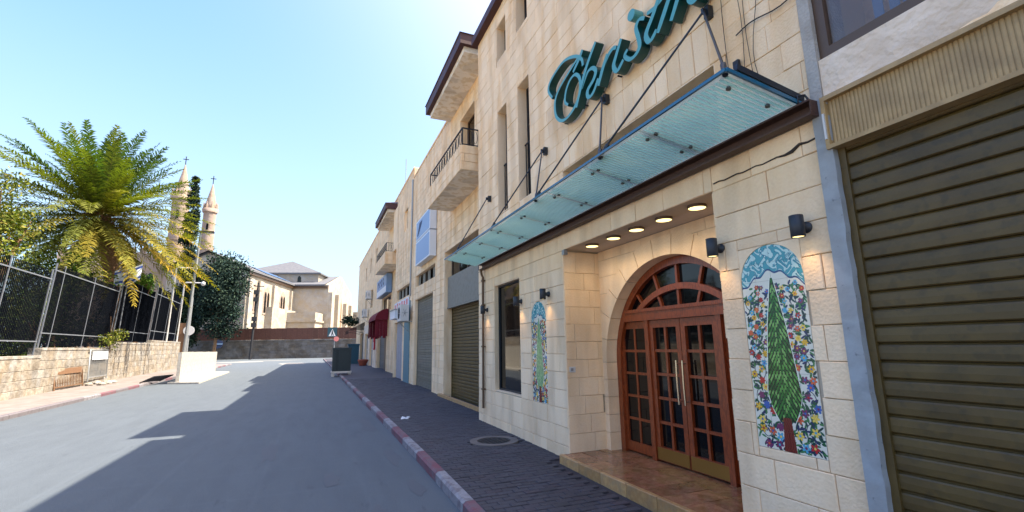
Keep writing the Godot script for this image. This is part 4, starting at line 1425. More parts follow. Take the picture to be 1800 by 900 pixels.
func shop_row() -> void:
	var s := thing("balcony_house", "long stone house with a railed balcony under a dark roof beside the hotel", "building", Vector3(BX, 0.1, -18.0))
	var z0 := -26.3
	var z1 := HZ0
	var O := Vector3(BX + 0.02, 0, 0)
	var sh1 := Rect2(-15.45, -0.2, 4.6, 5.1)
	var sh2 := Rect2(-20.55, -0.2, 3.45, 3.94)
	var tr2 := Rect2(-20.5, 4.24, 3.7, 0.55)
	var tr3 := Rect2(-25.8, 4.1, 4.0, 0.6)
	var gd := Rect2(-26.2, -0.2, 2.65, 3.2)
	var sw := Rect2(-23.9, 7.5, 1.1, 1.15)
	var bd := Rect2(-13.6, 6.7, 1.5, 2.2)
	var holes := [sh1, sh2, tr2, tr3, gd, sw, bd]
	var w := MB.new()
	core(w, O, UZ, UY, NX, Rect2(-21.4, -0.3, 11.1, 9.95), holes, -0.3, 0.0)
	core(w, O, UZ, UY, NX, Rect2(z0, -0.3, 4.9, 10.45), holes, -0.3, 0.0)
	w.box(Vector3(BX + 0.75, -0.3, z0), Vector3(16, 9.65, z1))
	w.box(Vector3(BX + 0.32, -0.3, z0), Vector3(BX + 0.75, 10.15, z0 + 0.2))
	w.box(Vector3(BX + 0.32, 9.4, z0 + 0.2), Vector3(BX + 0.75, 9.65, z1))
	w.box(Vector3(BX + 0.75, 9.65, z0), Vector3(16, 10.15, -21.4))
	part(s, "wall", w, M.mortar)
	var rg := RandomNumberGenerator.new()
	rg.seed = 91
	lay(s, "stone", courses(Rect2(-21.38, 0.0, 11.06, 9.65), holes, 0.25, 0.35, 0.6, rg) + courses(Rect2(z0, 0.0, 4.9, 10.15), holes, 0.25, 0.35, 0.6, rg), O, UZ, UY, NX, M.stone_row, 130, 0.003, 0.02, 0.006, 0.14, 41)
	var cap := MB.new()
	cap.box(Vector3(BX - 0.03, 9.652, -21.4), Vector3(BX + 0.4, 9.72, z1))
	cap.box(Vector3(BX - 0.03, 10.152, z0), Vector3(BX + 0.4, 10.22, -21.4))
	part(s, "coping", cap, M.stone_row)
	for r in holes:
		var rv := MB.new()
		for q in [Rect2(r.position.x, r.position.y, 0.02, r.size.y), Rect2(r.end.x - 0.02, r.position.y, 0.02, r.size.y), Rect2(r.position.x + 0.02, r.end.y - 0.02, r.size.x - 0.04, 0.02), Rect2(r.position.x + 0.02, r.position.y, r.size.x - 0.04, 0.02)]:
			rv.slab(Vector3(BX, 0, 0), UZ, UY, NX, q, -0.45, -0.004)
		part(s, "reveal", rv, M.stone_row)
	var si := MB.new()
	si.box(Vector3(BX - 0.12, -0.1, -15.7), Vector3(BX - 0.004, 0.2, z1))
	part(s, "sill_step", si, M.step)
	# first shutter bay
	shutter(s, BX + 0.3, -15.43, -10.87, 0.1, 3.02, 0.1, M.slat, 21)
	var fa := MB.new()
	fa.box(Vector3(BX + 0.12, 2.98, -15.42), Vector3(BX + 0.4, 4.02, -10.87))
	fa.box(Vector3(BX + 0.1, 2.96, -15.42), Vector3(BX + 0.12, 3.0, -10.87))
	part(s, "fascia_panel", fa, M.grey_panel)
	window_x(s, BX + 0.3, -15.42, -10.87, 4.03, 4.88, M.bronze, M.glass_dark, 5, 1)
	# second shutter bay
	shutter(s, BX + 0.16, -20.52, -17.12, 0.1, 3.73, 0.1, M.slat_pale, 22)
	for q in [tr2, tr3]:
		var wn := window_x(s, BX + 0.2, q.position.x + 0.02, q.end.x - 0.02, q.position.y + 0.02, q.end.y - 0.02, M.bronze, M.glass_dark, 5, 1, 0.04)
		for i in 4:
			var lv := MB.new()
			lv.slab(Vector3(BX + 0.14, 0, 0), UZ, UY, NX, Rect2(q.position.x + 0.06 + i * q.size.x * 0.25, q.position.y + 0.05, q.size.x * 0.12, q.size.y - 0.1), 0, 0.012)
			part(wn, "louvre", lv, M.slat_pale)
	window_x(s, BX + 0.25, sw.position.x + 0.02, sw.end.x - 0.02, sw.position.y + 0.02, sw.end.y - 0.02, M.iron, M.glass_dark, 2, 1)
	window_x(s, BX + 0.3, bd.position.x + 0.02, bd.end.x - 0.02, bd.position.y + 0.02, bd.end.y - 0.02, M.bronze, M.glass_dark, 2, 1)
	var bp := MB.new()
	bp.slab(Vector3(BX, 0, 0), UZ, UY, NX, Rect2(-22.95, 0.1, 1.4, 3.72), -0.1, 0.03)
	part(s, "blue_pier", bp, M.blue_paint)
	var dr := MB.new()
	dr.slab(Vector3(BX + 0.2, 0, 0), UZ, UY, NX, Rect2(-26.17, 0.1, 2.6, 2.88), 0, 0.05)
	var door := part(s, "grey_door", dr, M.grey_door)
	for i in 3:
		var rb := MB.new()
		rb.slab(Vector3(BX + 0.15, 0, 0), UZ, UY, NX, Rect2(-25.5 + i * 0.65, 0.15, 0.03, 2.8), 0, 0.015)
		part(door, "rib", rb, M.grey_door)
	balcony(s, 3.15, BX, -14.5, -10.75, 6.1, 6.76, 7.26)
	overhang(s, 3.1, BX, -14.95, -10.7, 9.62, 0.3)

# ---------------------------------------------------------------- far row
const CX := 4.5

func far_row() -> void:
	var s := thing("end_house", "far stone house at the end of the row with small shops below", "building", Vector3(CX, 0.1, -42.0))
	var z0 := -59.0
	var z1 := -26.3
	var O := Vector3(CX + 0.02, 0, 0)
	var holes := [Rect2(-38.3, -0.2, 5.0, 4.0), Rect2(-43.5, -0.2, 2.6, 3.1), Rect2(-47.8, -0.2, 3.0, 3.1), Rect2(-53.5, -0.2, 4.0, 3.3), Rect2(-50.2, 8.3, 1.1, 1.4), Rect2(-46.0, 8.6, 1.1, 1.4), Rect2(-41.5, 8.5, 1.0, 1.6), Rect2(-36.2, 4.2, 4.6, 1.0), Rect2(-31.5, 7.3, 1.6, 2.2), Rect2(-44.5, 5.2, 1.6, 1.6), Rect2(-49.5, 5.0, 1.4, 1.6)]
	var w := MB.new()
	core(w, O, UZ, UY, NX, Rect2(z0, -0.3, z1 - z0, 11.6), holes, -0.3, 0.0)
	w.box(Vector3(CX + 0.6, -0.3, z0), Vector3(16, 11.3, z1))
	part(s, "wall", w, M.stone_row)
	var rg := RandomNumberGenerator.new()
	rg.seed = 95
	lay(s, "stone", courses(Rect2(z0, 0.0, z1 - z0, 11.3), holes, 0.3, 0.5, 0.9, rg), O, UZ, UY, NX, M.stone_row, 0, 0.004, 0.02, 0.006, 0.14, 42)
	var cap := MB.new()
	cap.box(Vector3(CX - 0.04, 11.302, z0), Vector3(CX + 0.5, 11.4, z1))
	part(s, "coping", cap, M.stone_row)
	for i in range(4, holes.size()):
		var r: Rect2 = holes[i]
		window_x(s, CX + 0.2, r.position.x, r.end.x, r.position.y, r.end.y, M.bronze, M.glass_dark, 2, 1)
	shutter(s, CX + 0.25, -38.25, -35.4, 0.1, 3.8, 0.14, M.slat_dark, 31)
	var jm := MB.new()
	jm.slab(Vector3(CX + 0.2, 0, 0), UZ, UY, NX, Rect2(-35.4, 0.05, 2.1, 3.74), 0, 0.05)
	part(s, "shop_panel", jm, M.bronze)
	for r in [Rect2(-43.5, 0.1, 2.6, 2.8), Rect2(-47.8, 0.1, 3.0, 2.8)]:
		window_x(s, CX + 0.2, r.position.x, r.end.x, r.position.y, r.end.y, M.pale_metal, M.glass_blue, 2, 2)
	shutter(s, CX + 0.25, -53.45, -49.55, 0.1, 3.1, 0.14, M.slat_dark, 33)
	var wp := MB.new()
	wp.slab(Vector3(CX, 0, 0), UZ, UY, NX, Rect2(-49.2, 0.1, 1.3, 3.6), -0.05, 0.06)
	wp.slab(Vector3(CX, 0, 0), UZ, UY, NX, Rect2(-44.7, 0.1, 1.1, 3.6), -0.05, 0.06)
	wp.slab(Vector3(CX, 0, 0), UZ, UY, NX, Rect2(-40.8, 0.1, 2.3, 3.2), -0.05, 0.06)
	wp.slab(Vector3(CX, 0, 0), UZ, UY, NX, Rect2(-49.2, 2.95, 10.7, 0.8), -0.05, 0.05)
	part(s, "white_shopfront", wp, M.plaster)
	balcony(s, 3.6, CX, -33.0, -28.2, 6.6, 7.35, 7.9)
	overhang(s, 3.5, CX, -33.4, -28.1, 10.0, 0.35)
	var tw := MB.new()
	tw.box(Vector3(CX - 0.45, 7.35, -23.6), Vector3(CX + 0.3, 9.85, -28.3))
	part(s, "stair_tower", tw, M.stone_row)

# ---------------------------------------------------------------- left: stepped stone wall, iron fence
const WALL_STEPS := [[12.0, -24.6, 1.62], [-24.6, -33.5, 1.92], [-33.5, -41.6, 2.25], [-41.6, -52.5, 2.47]]

func left_wall() -> void:
	var root := thing("street_wall", "stepped garden wall of tan stone along the left pavement", "wall", Vector3(wall_x(-30), 0.12, -30))
	var d := Vector3(wall_x(-60.0) - wall_x(12.0), 0, -72).normalized()
	var nn := Vector3(-d.z, 0, d.x)
	if nn.x < 0: nn = -nn
	var rg := RandomNumberGenerator.new()
	rg.seed = 101
	for q in WALL_STEPS:
		var O := Vector3(wall_x(q[0]), 0, q[0])
		var len: float = Vector3(wall_x(q[1]), 0, q[1]).distance_to(O)
		var mb := MB.new()
		mb.slab(O, d, UY, nn, Rect2(0, -0.8, len - 0.002, q[2] + 0.8 - 0.12), -0.4, -0.02)
		part(root, "wall_core", mb, M.oldwall)
		var hgt: float = q[2] - 0.12
		lay(root, "stone", courses(Rect2(0, -0.3, len, hgt + 0.3), [], 0.34, 0.45, 0.95, rg), O - nn * 0.022, d, UY, nn, M.oldwall, 68, 0.005, 0.03, 0.012, 0.3, 51)
		var caps := []
		var x := 0.0
		while x < len - 0.1:
			caps.append(Rect2(x, hgt, minf(0.8, len - x), 0.12))
			x += 0.8
		for c in caps:
			var cm := MB.new()
			cm.col(tone(rg, 0.12))
			cm.stone(c.grow(-0.003), O, d, UY, nn, -0.42, 0.025, 0.012, rg)
			part(root, "coping_stone", cm, M.oldwall)
	var py := MB.new()
	py.box(Vector3(-11.75, 0.0, -53.1), Vector3(-11.1, 4.2, -52.5))
	part(root, "gate_pillar", py, M.rust)
	# fence: posts, rails, bars and shade net, one thing per stretch
	var fences := [[-17.5, -24.5, 1.62, 2.16, 4.65, 5.05, [-17.6, -21.2, -24.45], true, "iron fence stretch nearest the road corner, on the lowest part of the stone wall"], [-24.7, -33.2, 1.92, 2.5, 5.06, 5.35, [-24.75, -25.6, -29.2, -33.1], true, "iron fence stretch with dark netting in front of the palm trunk"], [-33.6, -41.3, 2.25, 2.9, 5.5, 5.95, [-33.65, -34.4, -37.6, -41.2], true, "iron fence stretch with dark netting and a flag above it"], [-41.7, -50.6, 2.47, 3.15, 5.83, 6.4, [-41.75, -43.0, -46.3, -50.5], false, "iron fence stretch with brown netting next to the gate pillar"]]
	for f in fences:
		var za: float = f[0]
		var zb: float = f[1]
		var P := func(z: float, y: float) -> Vector3:
			return Vector3(wall_x(z) - 0.2 + (y - f[2]) * 0.055, y, z)
		var root2 := thing("iron_fence", f[8], "fence", P.call((za + zb) / 2, f[2]), "iron fence stretches on the stepped wall")
		var rl := MB.new()
		for y in [f[3], f[4]]:
			rl.bar(P.call(za, y), P.call(zb, y), 0.045, 0.045)
		part(root2, "rail", rl, M.bar_grey)
		for z in f[6]:
			var pm := MB.new()
			pm.bar(P.call(z, f[2] - 0.05), P.call(z, f[5]), 0.045, 0.045, Vector3.BACK)
			part(root2, "post", pm, M.bar_grey)
		var bm := MB.new()
		var z := za - 0.06
		while z > zb + 0.05:
			bm.bar(P.call(z, f[2] + 0.06), P.call(z, f[5] - 0.05), 0.022, 0.022, Vector3.BACK)
			z -= 0.115
		tag(part(root2, "bars", bm, M.bar_dark), "", "", "", "stuff")
		var nm := MB.new()
		var pieces := 10
		for i in pieces:
			var z2 := lerpf(za, zb, float(i) / pieces)
			var z3 := lerpf(za, zb, float(i + 1) / pieces)
			var o2 := Vector3(-0.03 - 0.02 * sin(i * 1.7), 0, 0)
			var o3 := Vector3(-0.03 - 0.02 * sin((i + 1) * 1.7), 0, 0)
			nm.quad(P.call(z3, f[3]) + o3, P.call(z2, f[3]) + o2, P.call(z2, f[4]) + o2, P.call(z3, f[4]) + o3)
		if f[0] < -10.0:
			part(root2, "net", nm, M.net if f[7] else M.net_brown)

# ---------------------------------------------------------------- church
func lancet(c: Vector2, w: float, h: float) -> PackedVector2Array:
	# pointed arch opening standing on c
	var p := PackedVector2Array([c + Vector2(-w / 2, 0), c + Vector2(w / 2, 0)])
	for i in 7:
		var a := i / 6.0 * PI / 3.0
		p.append(c + Vector2(-w / 2 + w * cos(a), h - w * 0.87 + w * sin(a)))
	for i in range(1, 7):
		var a := PI * 2.0 / 3.0 + i / 6.0 * PI / 3.0
		p.append(c + Vector2(w / 2 + w * cos(a), h - w * 0.87 + w * sin(a)))
	return p

func church_and_towers() -> void:
	var ax := Vector3(0.29, 0, -0.957)     # along the nave, away
	var bx := Vector3(0.957, 0, 0.29)      # along the transept, to the right
	var K := Vector3(-5.6, 0, -120)        # the inner corner of nave and transept
	var c := thing("church", "large pale stone church with grey roofs and lancet windows behind the brown fence", "church", K)
	var nave := MB.new()
	var eave := 15.9
	# nave wall comes towards us on the left
	nave.box(Vector3(-14, 0, -26), Vector3(0, eave, 23), Transform3D(Basis(bx, Vector3.UP, -ax), K))
	nave.prism(PackedVector2Array([Vector2(-14, eave - 0.01), Vector2(0, eave - 0.01), Vector2(-7, 19.4)]), K - ax * 23.0, bx, Vector3.UP, -ax, -0.5, 0.0)
	part(c, "nave", nave, M.church)
	var tra := MB.new()
	var g0 := K + bx * 8.2
	tra.box(Vector3(0, 0, -22), Vector3(8.2, eave, 0), Transform3D(Basis(bx, Vector3.UP, -ax), K))
	var gable := PackedVector2Array([Vector2(0, eave), Vector2(22, eave), Vector2(22, eave + 0.4), Vector2(11, 19.7), Vector2(0, eave + 0.4)])
	tra.prism(gable, g0, ax, Vector3.UP, bx, -0.8, 0.0)
	part(c, "transept", tra, M.church)
	var rf := MB.new()
	var T := func(b: float, y: float, a: float) -> Vector3: return K + bx * b + Vector3.UP * y + ax * a
	# transept roof
	for q in [[-0.7, eave + 0.05, 11.0, 19.5], [22.6, eave + 0.05, 11.0, 19.5]]:
		rf.quad(T.call(-6, q[1], q[0]), T.call(7.5, q[1], q[0]), T.call(7.5, q[3], q[2]), T.call(-6, q[3], q[2]))
		rf.quad(T.call(-6, q[1] + 0.35, q[0]), T.call(7.5, q[1] + 0.35, q[0]), T.call(7.5, q[3] + 0.35, q[2]), T.call(-6, q[3] + 0.35, q[2]))
		rf.quad(T.call(-6, q[1], q[0]), T.call(7.5, q[1], q[0]), T.call(7.5, q[1] + 0.35, q[0]), T.call(-6, q[1] + 0.35, q[0]))
	# nave roof
	for q in [[0.7, -7.0], [-14.7, -7.0]]:
		rf.quad(T.call(q[0], eave + 0.05, 12), T.call(q[0], eave + 0.05, -23.6), T.call(q[1], 19.4, -23.6), T.call(q[1], 19.4, 12))
		rf.quad(T.call(q[0], eave + 0.4, 12), T.call(q[0], eave + 0.4, -23.6), T.call(q[1], 19.75, -23.6), T.call(q[1], 19.75, 12))
		rf.quad(T.call(q[0], eave + 0.05, 12), T.call(q[0], eave + 0.05, -23.6), T.call(q[0], eave + 0.4, -23.6), T.call(q[0], eave + 0.4, 12))
	part(c, "roof", rf, M.roof)
	var gt := MB.new()
	gt.box(Vector3(0.0, eave - 0.5, -0.6), Vector3(0.45, eave, 23), Transform3D(Basis(bx, Vector3.UP, -ax), K))
	gt.box(Vector3(0.45, eave - 0.5, 0.0), Vector3(8.1, eave, 0.45), Transform3D(Basis(bx, Vector3.UP, -ax), K))
	part(c, "gutter", gt, M.bronze)
	var cr := MB.new()
	# crossing block with its low roof
	cr.box(Vector3(-13.5, 14, -16), Vector3(5.0, 19.6, -2.5), Transform3D(Basis(bx, Vector3.UP, -ax), K))
	part(c, "crossing", cr, M.church)
	var cf := MB.new()
	var e := [T.call(-14.1, 19.5, 2.0), T.call(5.6, 19.5, 2.0), T.call(5.6, 19.5, 16.6), T.call(-14.1, 19.5, 16.6)]
	var tp: Vector3 = T.call(-3.0, 23.2, 7.5)
	for i in 4:
		cf.tri(e[i], e[(i + 1) % 4], tp)
		var lo: Vector3 = e[i] - Vector3(0, 0.35, 0)
		var lo2: Vector3 = e[(i + 1) % 4] - Vector3(0, 0.35, 0)
		cf.quad(lo, lo2, e[(i + 1) % 4], e[i])
	part(c, "crossing_roof", cf, M.roof)
	var sl := MB.new()
	sl.quad(T.call(0.2, eave + 0.75, -15.5), T.call(0.2, eave + 0.75, -0.5), T.call(-3.6, 18.4, -0.5), T.call(-3.6, 18.4, -15.5))
	part(c, "slate_strip", sl, M.slate)
	for q in [[-4.4, 1.0], [0.6, 1.0]]:
		var mb := MB.new()
		mb.prism(lancet(Vector2(q[0], 16.8), 0.8, 2.0), K + ax * 2.47, bx, Vector3.UP, -ax, 0.0, 0.06)
		part(c, "window", mb, M.glass_dark)
	# pilasters and windows of the nave side
	for a in [-21.8, -17.5, -10.5, -0.6]:
		var mb := MB.new()
		mb.slab(K, -ax, Vector3.UP, bx, Rect2(-a - 0.9, 0.0, 1.8, eave - 1.2), 0.0, 0.5)
		part(c, "pilaster", mb, M.church)
	for a in [19.6, 14.0, 5.5]:
		var fr := MB.new()
		fr.prism(lancet(Vector2(a, 8.4), 3.0, 5.6), K, -ax, Vector3.UP, bx, 0.0, 0.12)
		part(c, "window_surround", fr, M.tower)
		for k in [-0.7, 0.7]:
			var mb := MB.new()
			mb.prism(lancet(Vector2(a + k, 8.8), 0.95, 4.2), K + bx * 0.1, -ax, Vector3.UP, bx, 0.0, 0.06)
			part(c, "window", mb, M.glass_dark)
	# gable end: buttresses, tall lancet
	for a in [1.2, 7.0, 15.0, 20.6]:
		var mb := MB.new()
		mb.slab(g0, ax, Vector3.UP, bx, Rect2(a - 1.1, 0, 2.2, 14.5 if a < 10 else 13.0), 0.0, 0.9)
		part(c, "buttress", mb, M.church)
	var lw := MB.new()
	lw.prism(lancet(Vector2(11.0, 5.0), 3.2, 9.2), g0, ax, Vector3.UP, bx, 0.0, 0.15)
	part(c, "window_surround", lw, M.tower)
	var lp := MB.new()
	lp.prism(lancet(Vector2(11.0, 5.4), 1.7, 7.8), g0 + bx * 0.12, ax, Vector3.UP, bx, 0.0, 0.06)
	part(c, "window", lp, M.rust)
	# low annexe in the corner with a parapet
	var an := MB.new()
	an.box(Vector3(-5.5, 0, 0), Vector3(1.4, 10.0, 14), Transform3D(Basis(bx, Vector3.UP, -ax), K))
	an.box(Vector3(1.4, 0, 0.5), Vector3(7.4, 9.4, 6.0), Transform3D(Basis(bx, Vector3.UP, -ax), K))
	an.box(Vector3(1.35, 7.3, 0.3), Vector3(7.7, 7.7, 6.35), Transform3D(Basis(bx, Vector3.UP, -ax), K))
	part(c, "annexe", an, M.church)
	for q in [3.2, 5.6]:
		var mb := MB.new()
		mb.prism(lancet(Vector2(q, 2.0), 1.5, 4.0), K - ax * 6.0, bx, Vector3.UP, -ax, 0.0, 0.08)
		part(c, "window", mb, M.rust)
	var low := MB.new()
	low.box(Vector3(8.2, 0, -45), Vector3(22, 11.5, -24), Transform3D(Basis(bx, Vector3.UP, -ax), K))
	part(c, "rear_wing", low, M.church)
	# twin towers to the left
	tower(Vector3(-27.3, 0.5, -112), 1.65, 32.0, "left of the two church towers, partly behind the palm fronds")
	tower(Vector3(-22.0, 0.5, -112), 1.25, 29.8, "right of the two church towers, slender with a pointed cap")
	var hall := thing("monastery_hall", "tan stone hall behind the palm at the foot of the towers", "building", Vector3(-38, 0.5, -112))
	var hb := MB.new()
	hb.box(Vector3(-46, 0, -122), Vector3(-24.5, 21.0, -113))
	part(hall, "wall", hb, M.tower)
	for i in 6:
		for j in 3:
			var wm := MB.new()
			wm.prism(lancet(Vector2(-44.0 + i * 3.2, 3.0 + j * 5.6), 1.1, 2.8), Vector3(0, 0, -113), Vector3.RIGHT, UY, Vector3(0, 0, 1), 0.0, 0.06)
			part(hall, "window", wm, M.glass_dark)
	var par := MB.new()
	for i in 12:
		par.box(Vector3(-46 + i * 1.8, 21.0, -113.9), Vector3(-45.1 + i * 1.8, 22.0, -113.0))
	part(hall, "battlement", par, M.tower)

func tower(p: Vector3, r: float, h: float, label: String) -> void:
	var t := thing("church_tower", label, "tower", p, "church towers")
	var mb := MB.new()
	mb.tube([p, p + Vector3(0, h, 0)], [r, r * 0.94], 8, true, 1)
	part(t, "shaft", mb, M.tower)
	var ring := MB.new()
	ring.tube([p + Vector3(0, h - 0.3, 0), p + Vector3(0, h + 0.5, 0), p + Vector3(0, h + 0.5, 0)], [r * 1.12, r * 1.22, r * 0.9], 8)
	part(t, "cornice", ring, M.tower)
	ring = MB.new()
	ring.tube([p + Vector3(0, h * 0.72, 0), p + Vector3(0, h * 0.72 + 0.6, 0)], [r * 1.08, r * 1.12], 8)
	part(t, "cornice", ring, M.tower)
	for i in 8:
		var a := TAU * (i + 0.5) / 8.0
		var q := p + Vector3(cos(a) * r * 1.0, h + 0.5, sin(a) * r * 1.0)
		var pm := MB.new()
		pm.tube([q, q + Vector3(0, r * 0.7, 0), q + Vector3(0, r * 1.2, 0)], [r * 0.13, r * 0.11, 0.02], 5)
		part(t, "pinnacle", pm, M.tower)
	var sp := MB.new()
	sp.tube([p + Vector3(0, h + 0.5, 0), p + Vector3(0, h + 1.6, 0), p + Vector3(0, h + 1.6 + r * 3.6, 0)], [r * 0.86, r * 0.8, 0.06], 8)
	part(t, "spire", sp, M.tower)
	var cr := MB.new()
	var top := p + Vector3(0, h + 1.6 + r * 3.6, 0)
	cr.box(top + Vector3(-0.07, 0, -0.07), top + Vector3(0.07, 1.8, 0.07))
	cr.box(top + Vector3(-0.5, 1.1, -0.07), top + Vector3(0.5, 1.24, 0.07))
	part(t, "cross", cr, M.iron)
	for y in [h * 0.55, h * 0.86]:
		var wm := MB.new()
		wm.prism(lancet(Vector2(0, y), r * 0.3, r * 1.1), p + Vector3(0, 0, r * 0.93), Vector3.RIGHT, UY, Vector3(0, 0, 1), 0.0, 0.06)
		part(t, "window", wm, M.glass_dark)

func far_wall() -> void:
	var w := thing("end_wall", "long weathered stone wall across the end of the street", "wall", Vector3(-8, 0, -92))
	var A := Vector3(-34, 0, -100)
	var B := Vector3(10, 0, -86)
	var d := (B - A).normalized()
	var nn := Vector3(-d.z, 0, d.x)
	if nn.z < 0: nn = -nn
	var len := A.distance_to(B)
	var mb := MB.new()
	mb.slab(A, d, UY, nn, Rect2(0, -0.5, len, 3.5), -0.6, 0.0)
	part(w, "wall_core", mb, M.farwall)
	var rg := RandomNumberGenerator.new()
	rg.seed = 131
	lay(w, "stone", courses(Rect2(0, 0, len, 3.0), [], 0.45, 0.6, 1.3, rg), A, d, UY, nn, M.farwall, 0, 0.01, 0.05, 0.02, 0.3, 61)
	var cp := MB.new()
	cp.slab(A, d, UY, nn, Rect2(0, 3.0, len, 0.18), -0.65, 0.12)
	part(w, "coping", cp, M.farwall)
	var f := thing("board_fence", "reddish brown metal fence on top of the end wall", "fence", Vector3(-8, 3.2, -92))
	var x := 0.0
	var base := MB.new()
	base.slab(A, d, UY, nn, Rect2(0, 4.9, len, 0.1), -0.3, -0.2)
	base.slab(A, d, UY, nn, Rect2(0, 3.5, len, 0.1), -0.3, -0.2)
	part(f, "rail", base, M.brown_fence)
	while x < len - 0.1:
		var pm := MB.new()
		var t := rg.randf_range(0.82, 1.12)
		pm.col(Color(t, t, t))
		pm.slab(A, d, UY, nn, Rect2(x, 3.2, 0.86, 1.95 + rg.randf_range(-0.02, 0.02)), -0.2, -0.16 + rg.randf_range(0, 0.02))
		part(f, "panel", pm, M.brown_fence)
		x += 0.88

# ---------------------------------------------------------------- lamps, pipe and plates on the hotel front
func facade_things() -> void:
	# cylinder wall lamps with light coming out above and below
	var spots := [[-2.35, 2.6, "black cylinder wall lamp above the right edge of the green mural"], [-3.19, 2.6, "black cylinder wall lamp at the pillar corner right of the doorway"], [-6.73, 2.54, "black cylinder wall lamp between pale mural and doorway"], [-7.83, 2.52, "black cylinder wall lamp at the edge of the dark shop window"], [-9.69, 2.5, "black cylinder wall lamp by the downpipe"]]
	var first: Node3D
	for q in spots:
		var at := Vector3(HX - 0.002, q[1], q[0])
		if first == null:
			first = thing("wall_lamp", q[2], "lamp", at, "cylinder lamps on the hotel front")
			var b := MB.new()
			b.tube([Vector3(-0.11, -0.085, 0), Vector3(-0.11, -0.083, 0), Vector3(-0.11, 0.083, 0), Vector3(-0.11, 0.085, 0)], [0.046, 0.05, 0.05, 0.046], 20, false)
			lpart(first, "body", b, M.black)
			var br := MB.new()
			br.tube([Vector3(0, 0, 0), Vector3(-0.015, 0, 0), Vector3(-0.015, 0, 0), Vector3(-0.07, 0, 0)], [0.045, 0.045, 0.03, 0.03], 16)
			lpart(first, "bracket", br, M.black)
			var g := MB.new()
			g.tube([Vector3(-0.11, -0.078, 0), Vector3(-0.11, -0.074, 0)], [0.044], 16)
			lpart(first, "lens", g, M.lamp_glow)
			var li := SpotLight3D.new()
			li.name = "light"
			first.add_child(li)
			li.position = Vector3(-0.11, -0.09, 0)
			li.rotation_degrees = Vector3(-90, 0, 0)
			li.spot_angle = 55
			li.light_energy = 0.05
			li.light_color = Color(1.0, 0.82, 0.55)
			li.light_size = 0.03
			li.spot_range = 6.0
			li.spot_attenuation = 2.0
			li.shadow_enabled = true
		else:
			copy(first, at, q[2])
	# ceiling lamps of the porch
	var names := ["round ceiling lamp of the porch, farthest from the street pillar with the green mural", "round ceiling lamp of the porch, second from the far end", "round ceiling lamp of the porch, middle one of the five", "round ceiling lamp of the porch, fourth from the far end", "round ceiling lamp of the porch, nearest the pillar with the green mural"]
	var zs := [-5.72, -5.18, -4.68, -4.17, -3.65]
	var lamp: Node3D
	for i in 5:
		var at := Vector3(3.67, 3.17, zs[i])
		if lamp == null:
			lamp = thing("ceiling_lamp", names[i], "lamp", at, "round lamps in the porch ceiling")
			var rim := MB.new()
			rim.tube([Vector3(0, 0.0, 0), Vector3(0, -0.03, 0), Vector3(0, -0.032, 0), Vector3(0, -0.026, 0)], [0.1, 0.1, 0.092, 0.088], 24, false)
			lpart(lamp, "rim", rim, M.bronze)
			var disc := MB.new()
			disc.tube([Vector3(0, -0.024, 0), Vector3(0, -0.029, 0)], [0.089], 24)
			lpart(lamp, "disc", disc, M.lamp_glow)
			var li := SpotLight3D.new()
			li.name = "light"
			lamp.add_child(li)
			li.position = Vector3(0, -0.05, 0)
			li.rotation_degrees = Vector3(-90, 0, 0)
			li.spot_angle = 80
			li.spot_angle_attenuation = 0.6
			li.light_energy = 0.075
			li.light_color = Color(1.0, 0.87, 0.66)
			li.light_size = 0.08
			li.spot_range = 8.0
			li.spot_attenuation = 2.0
			li.shadow_enabled = true
		else:
			lamp = lamp
			copy(lamp, at, names[i])
	var dp := thing("downpipe", "thin dark downpipe at the far corner of the hotel front", "pipe", Vector3(HX - 0.04, 0.4, -9.86))
	var p := MB.new()
	p.tube([Vector3(3.36, 3.42, -9.86), Vector3(3.38, 3.3, -9.86), Vector3(3.41, 3.24, -9.86), Vector3(3.41, 0.42, -9.86)], [0.026], 10)
	part(dp, "pipe", p, M.bronze)
	for y in [0.8, 1.7, 2.6, 3.15]:
		var cl := MB.new()
		cl.box(Vector3(3.375, y, -9.9), Vector3(3.452, y + 0.03, -9.82))
		part(dp, "clip", cl, M.bronze)
	var pl := thing("door_plate", "small white plate on the porch side wall left of the doors", "plate", Vector3(3.53, 1.37, -6.235))
	var m := MB.new()
	m.box(Vector3(3.5, 1.33, -6.238), Vector3(3.6, 1.41, -6.22))
	part(pl, "plate", m, M.pale_metal)
	var ins := MB.new()
	ins.box(Vector3(3.52, 1.35, -6.22), Vector3(3.56, 1.39, -6.214))
	part(pl, "key_pad", ins, M.galv)
	# alarm box, loose cables on the upper wall, cable along the ledge
	var ab := thing("sensor_box", "small grey sensor at the top corner of the porch", "sensor", Vector3(HX, 3.12, -6.2))
	var am := MB.new()
	am.box(Vector3(3.44, 3.09, -6.225), Vector3(3.5, 3.165, -6.15))
	part(ab, "box", am, M.galv)
	var cb := thing("wall_cables", "loose thin cables hanging on the wall above the near end of the canopy", "cable", Vector3(HX, 4.0, -2.7))
	for q in [[-2.62, 6.4, 3.7, 0.03], [-2.72, 6.3, 3.75, -0.04], [-2.86, 6.5, 3.72, 0.02], [-2.55, 5.2, 3.74, 0.05]]:
		var path := []
		for i in 12:
			var t := i / 11.0
			path.append(Vector3(HX - 0.022, lerpf(q[1], q[2], t), q[0] + q[3] * sin(t * 7.0)))
		var cm := MB.new()
		cm.tube(path, [0.0032], 5)
		part(cb, "cable", cm, M.iron)
	var hc := MB.new()
	var hp := []
	for i in 9:
		hp.append(Vector3(HX - 0.025, 4.52 + 0.025 * sin(i * 0.8), -2.75 + i * 0.075))
	hc.tube(hp, [0.006], 5)
	part(cb, "cable", hc, M.iron)
	var jb := MB.new()
	jb.box(Vector3(HX - 0.05, 4.2, -2.8), Vector3(HX - 0.02, 4.27, -2.74))
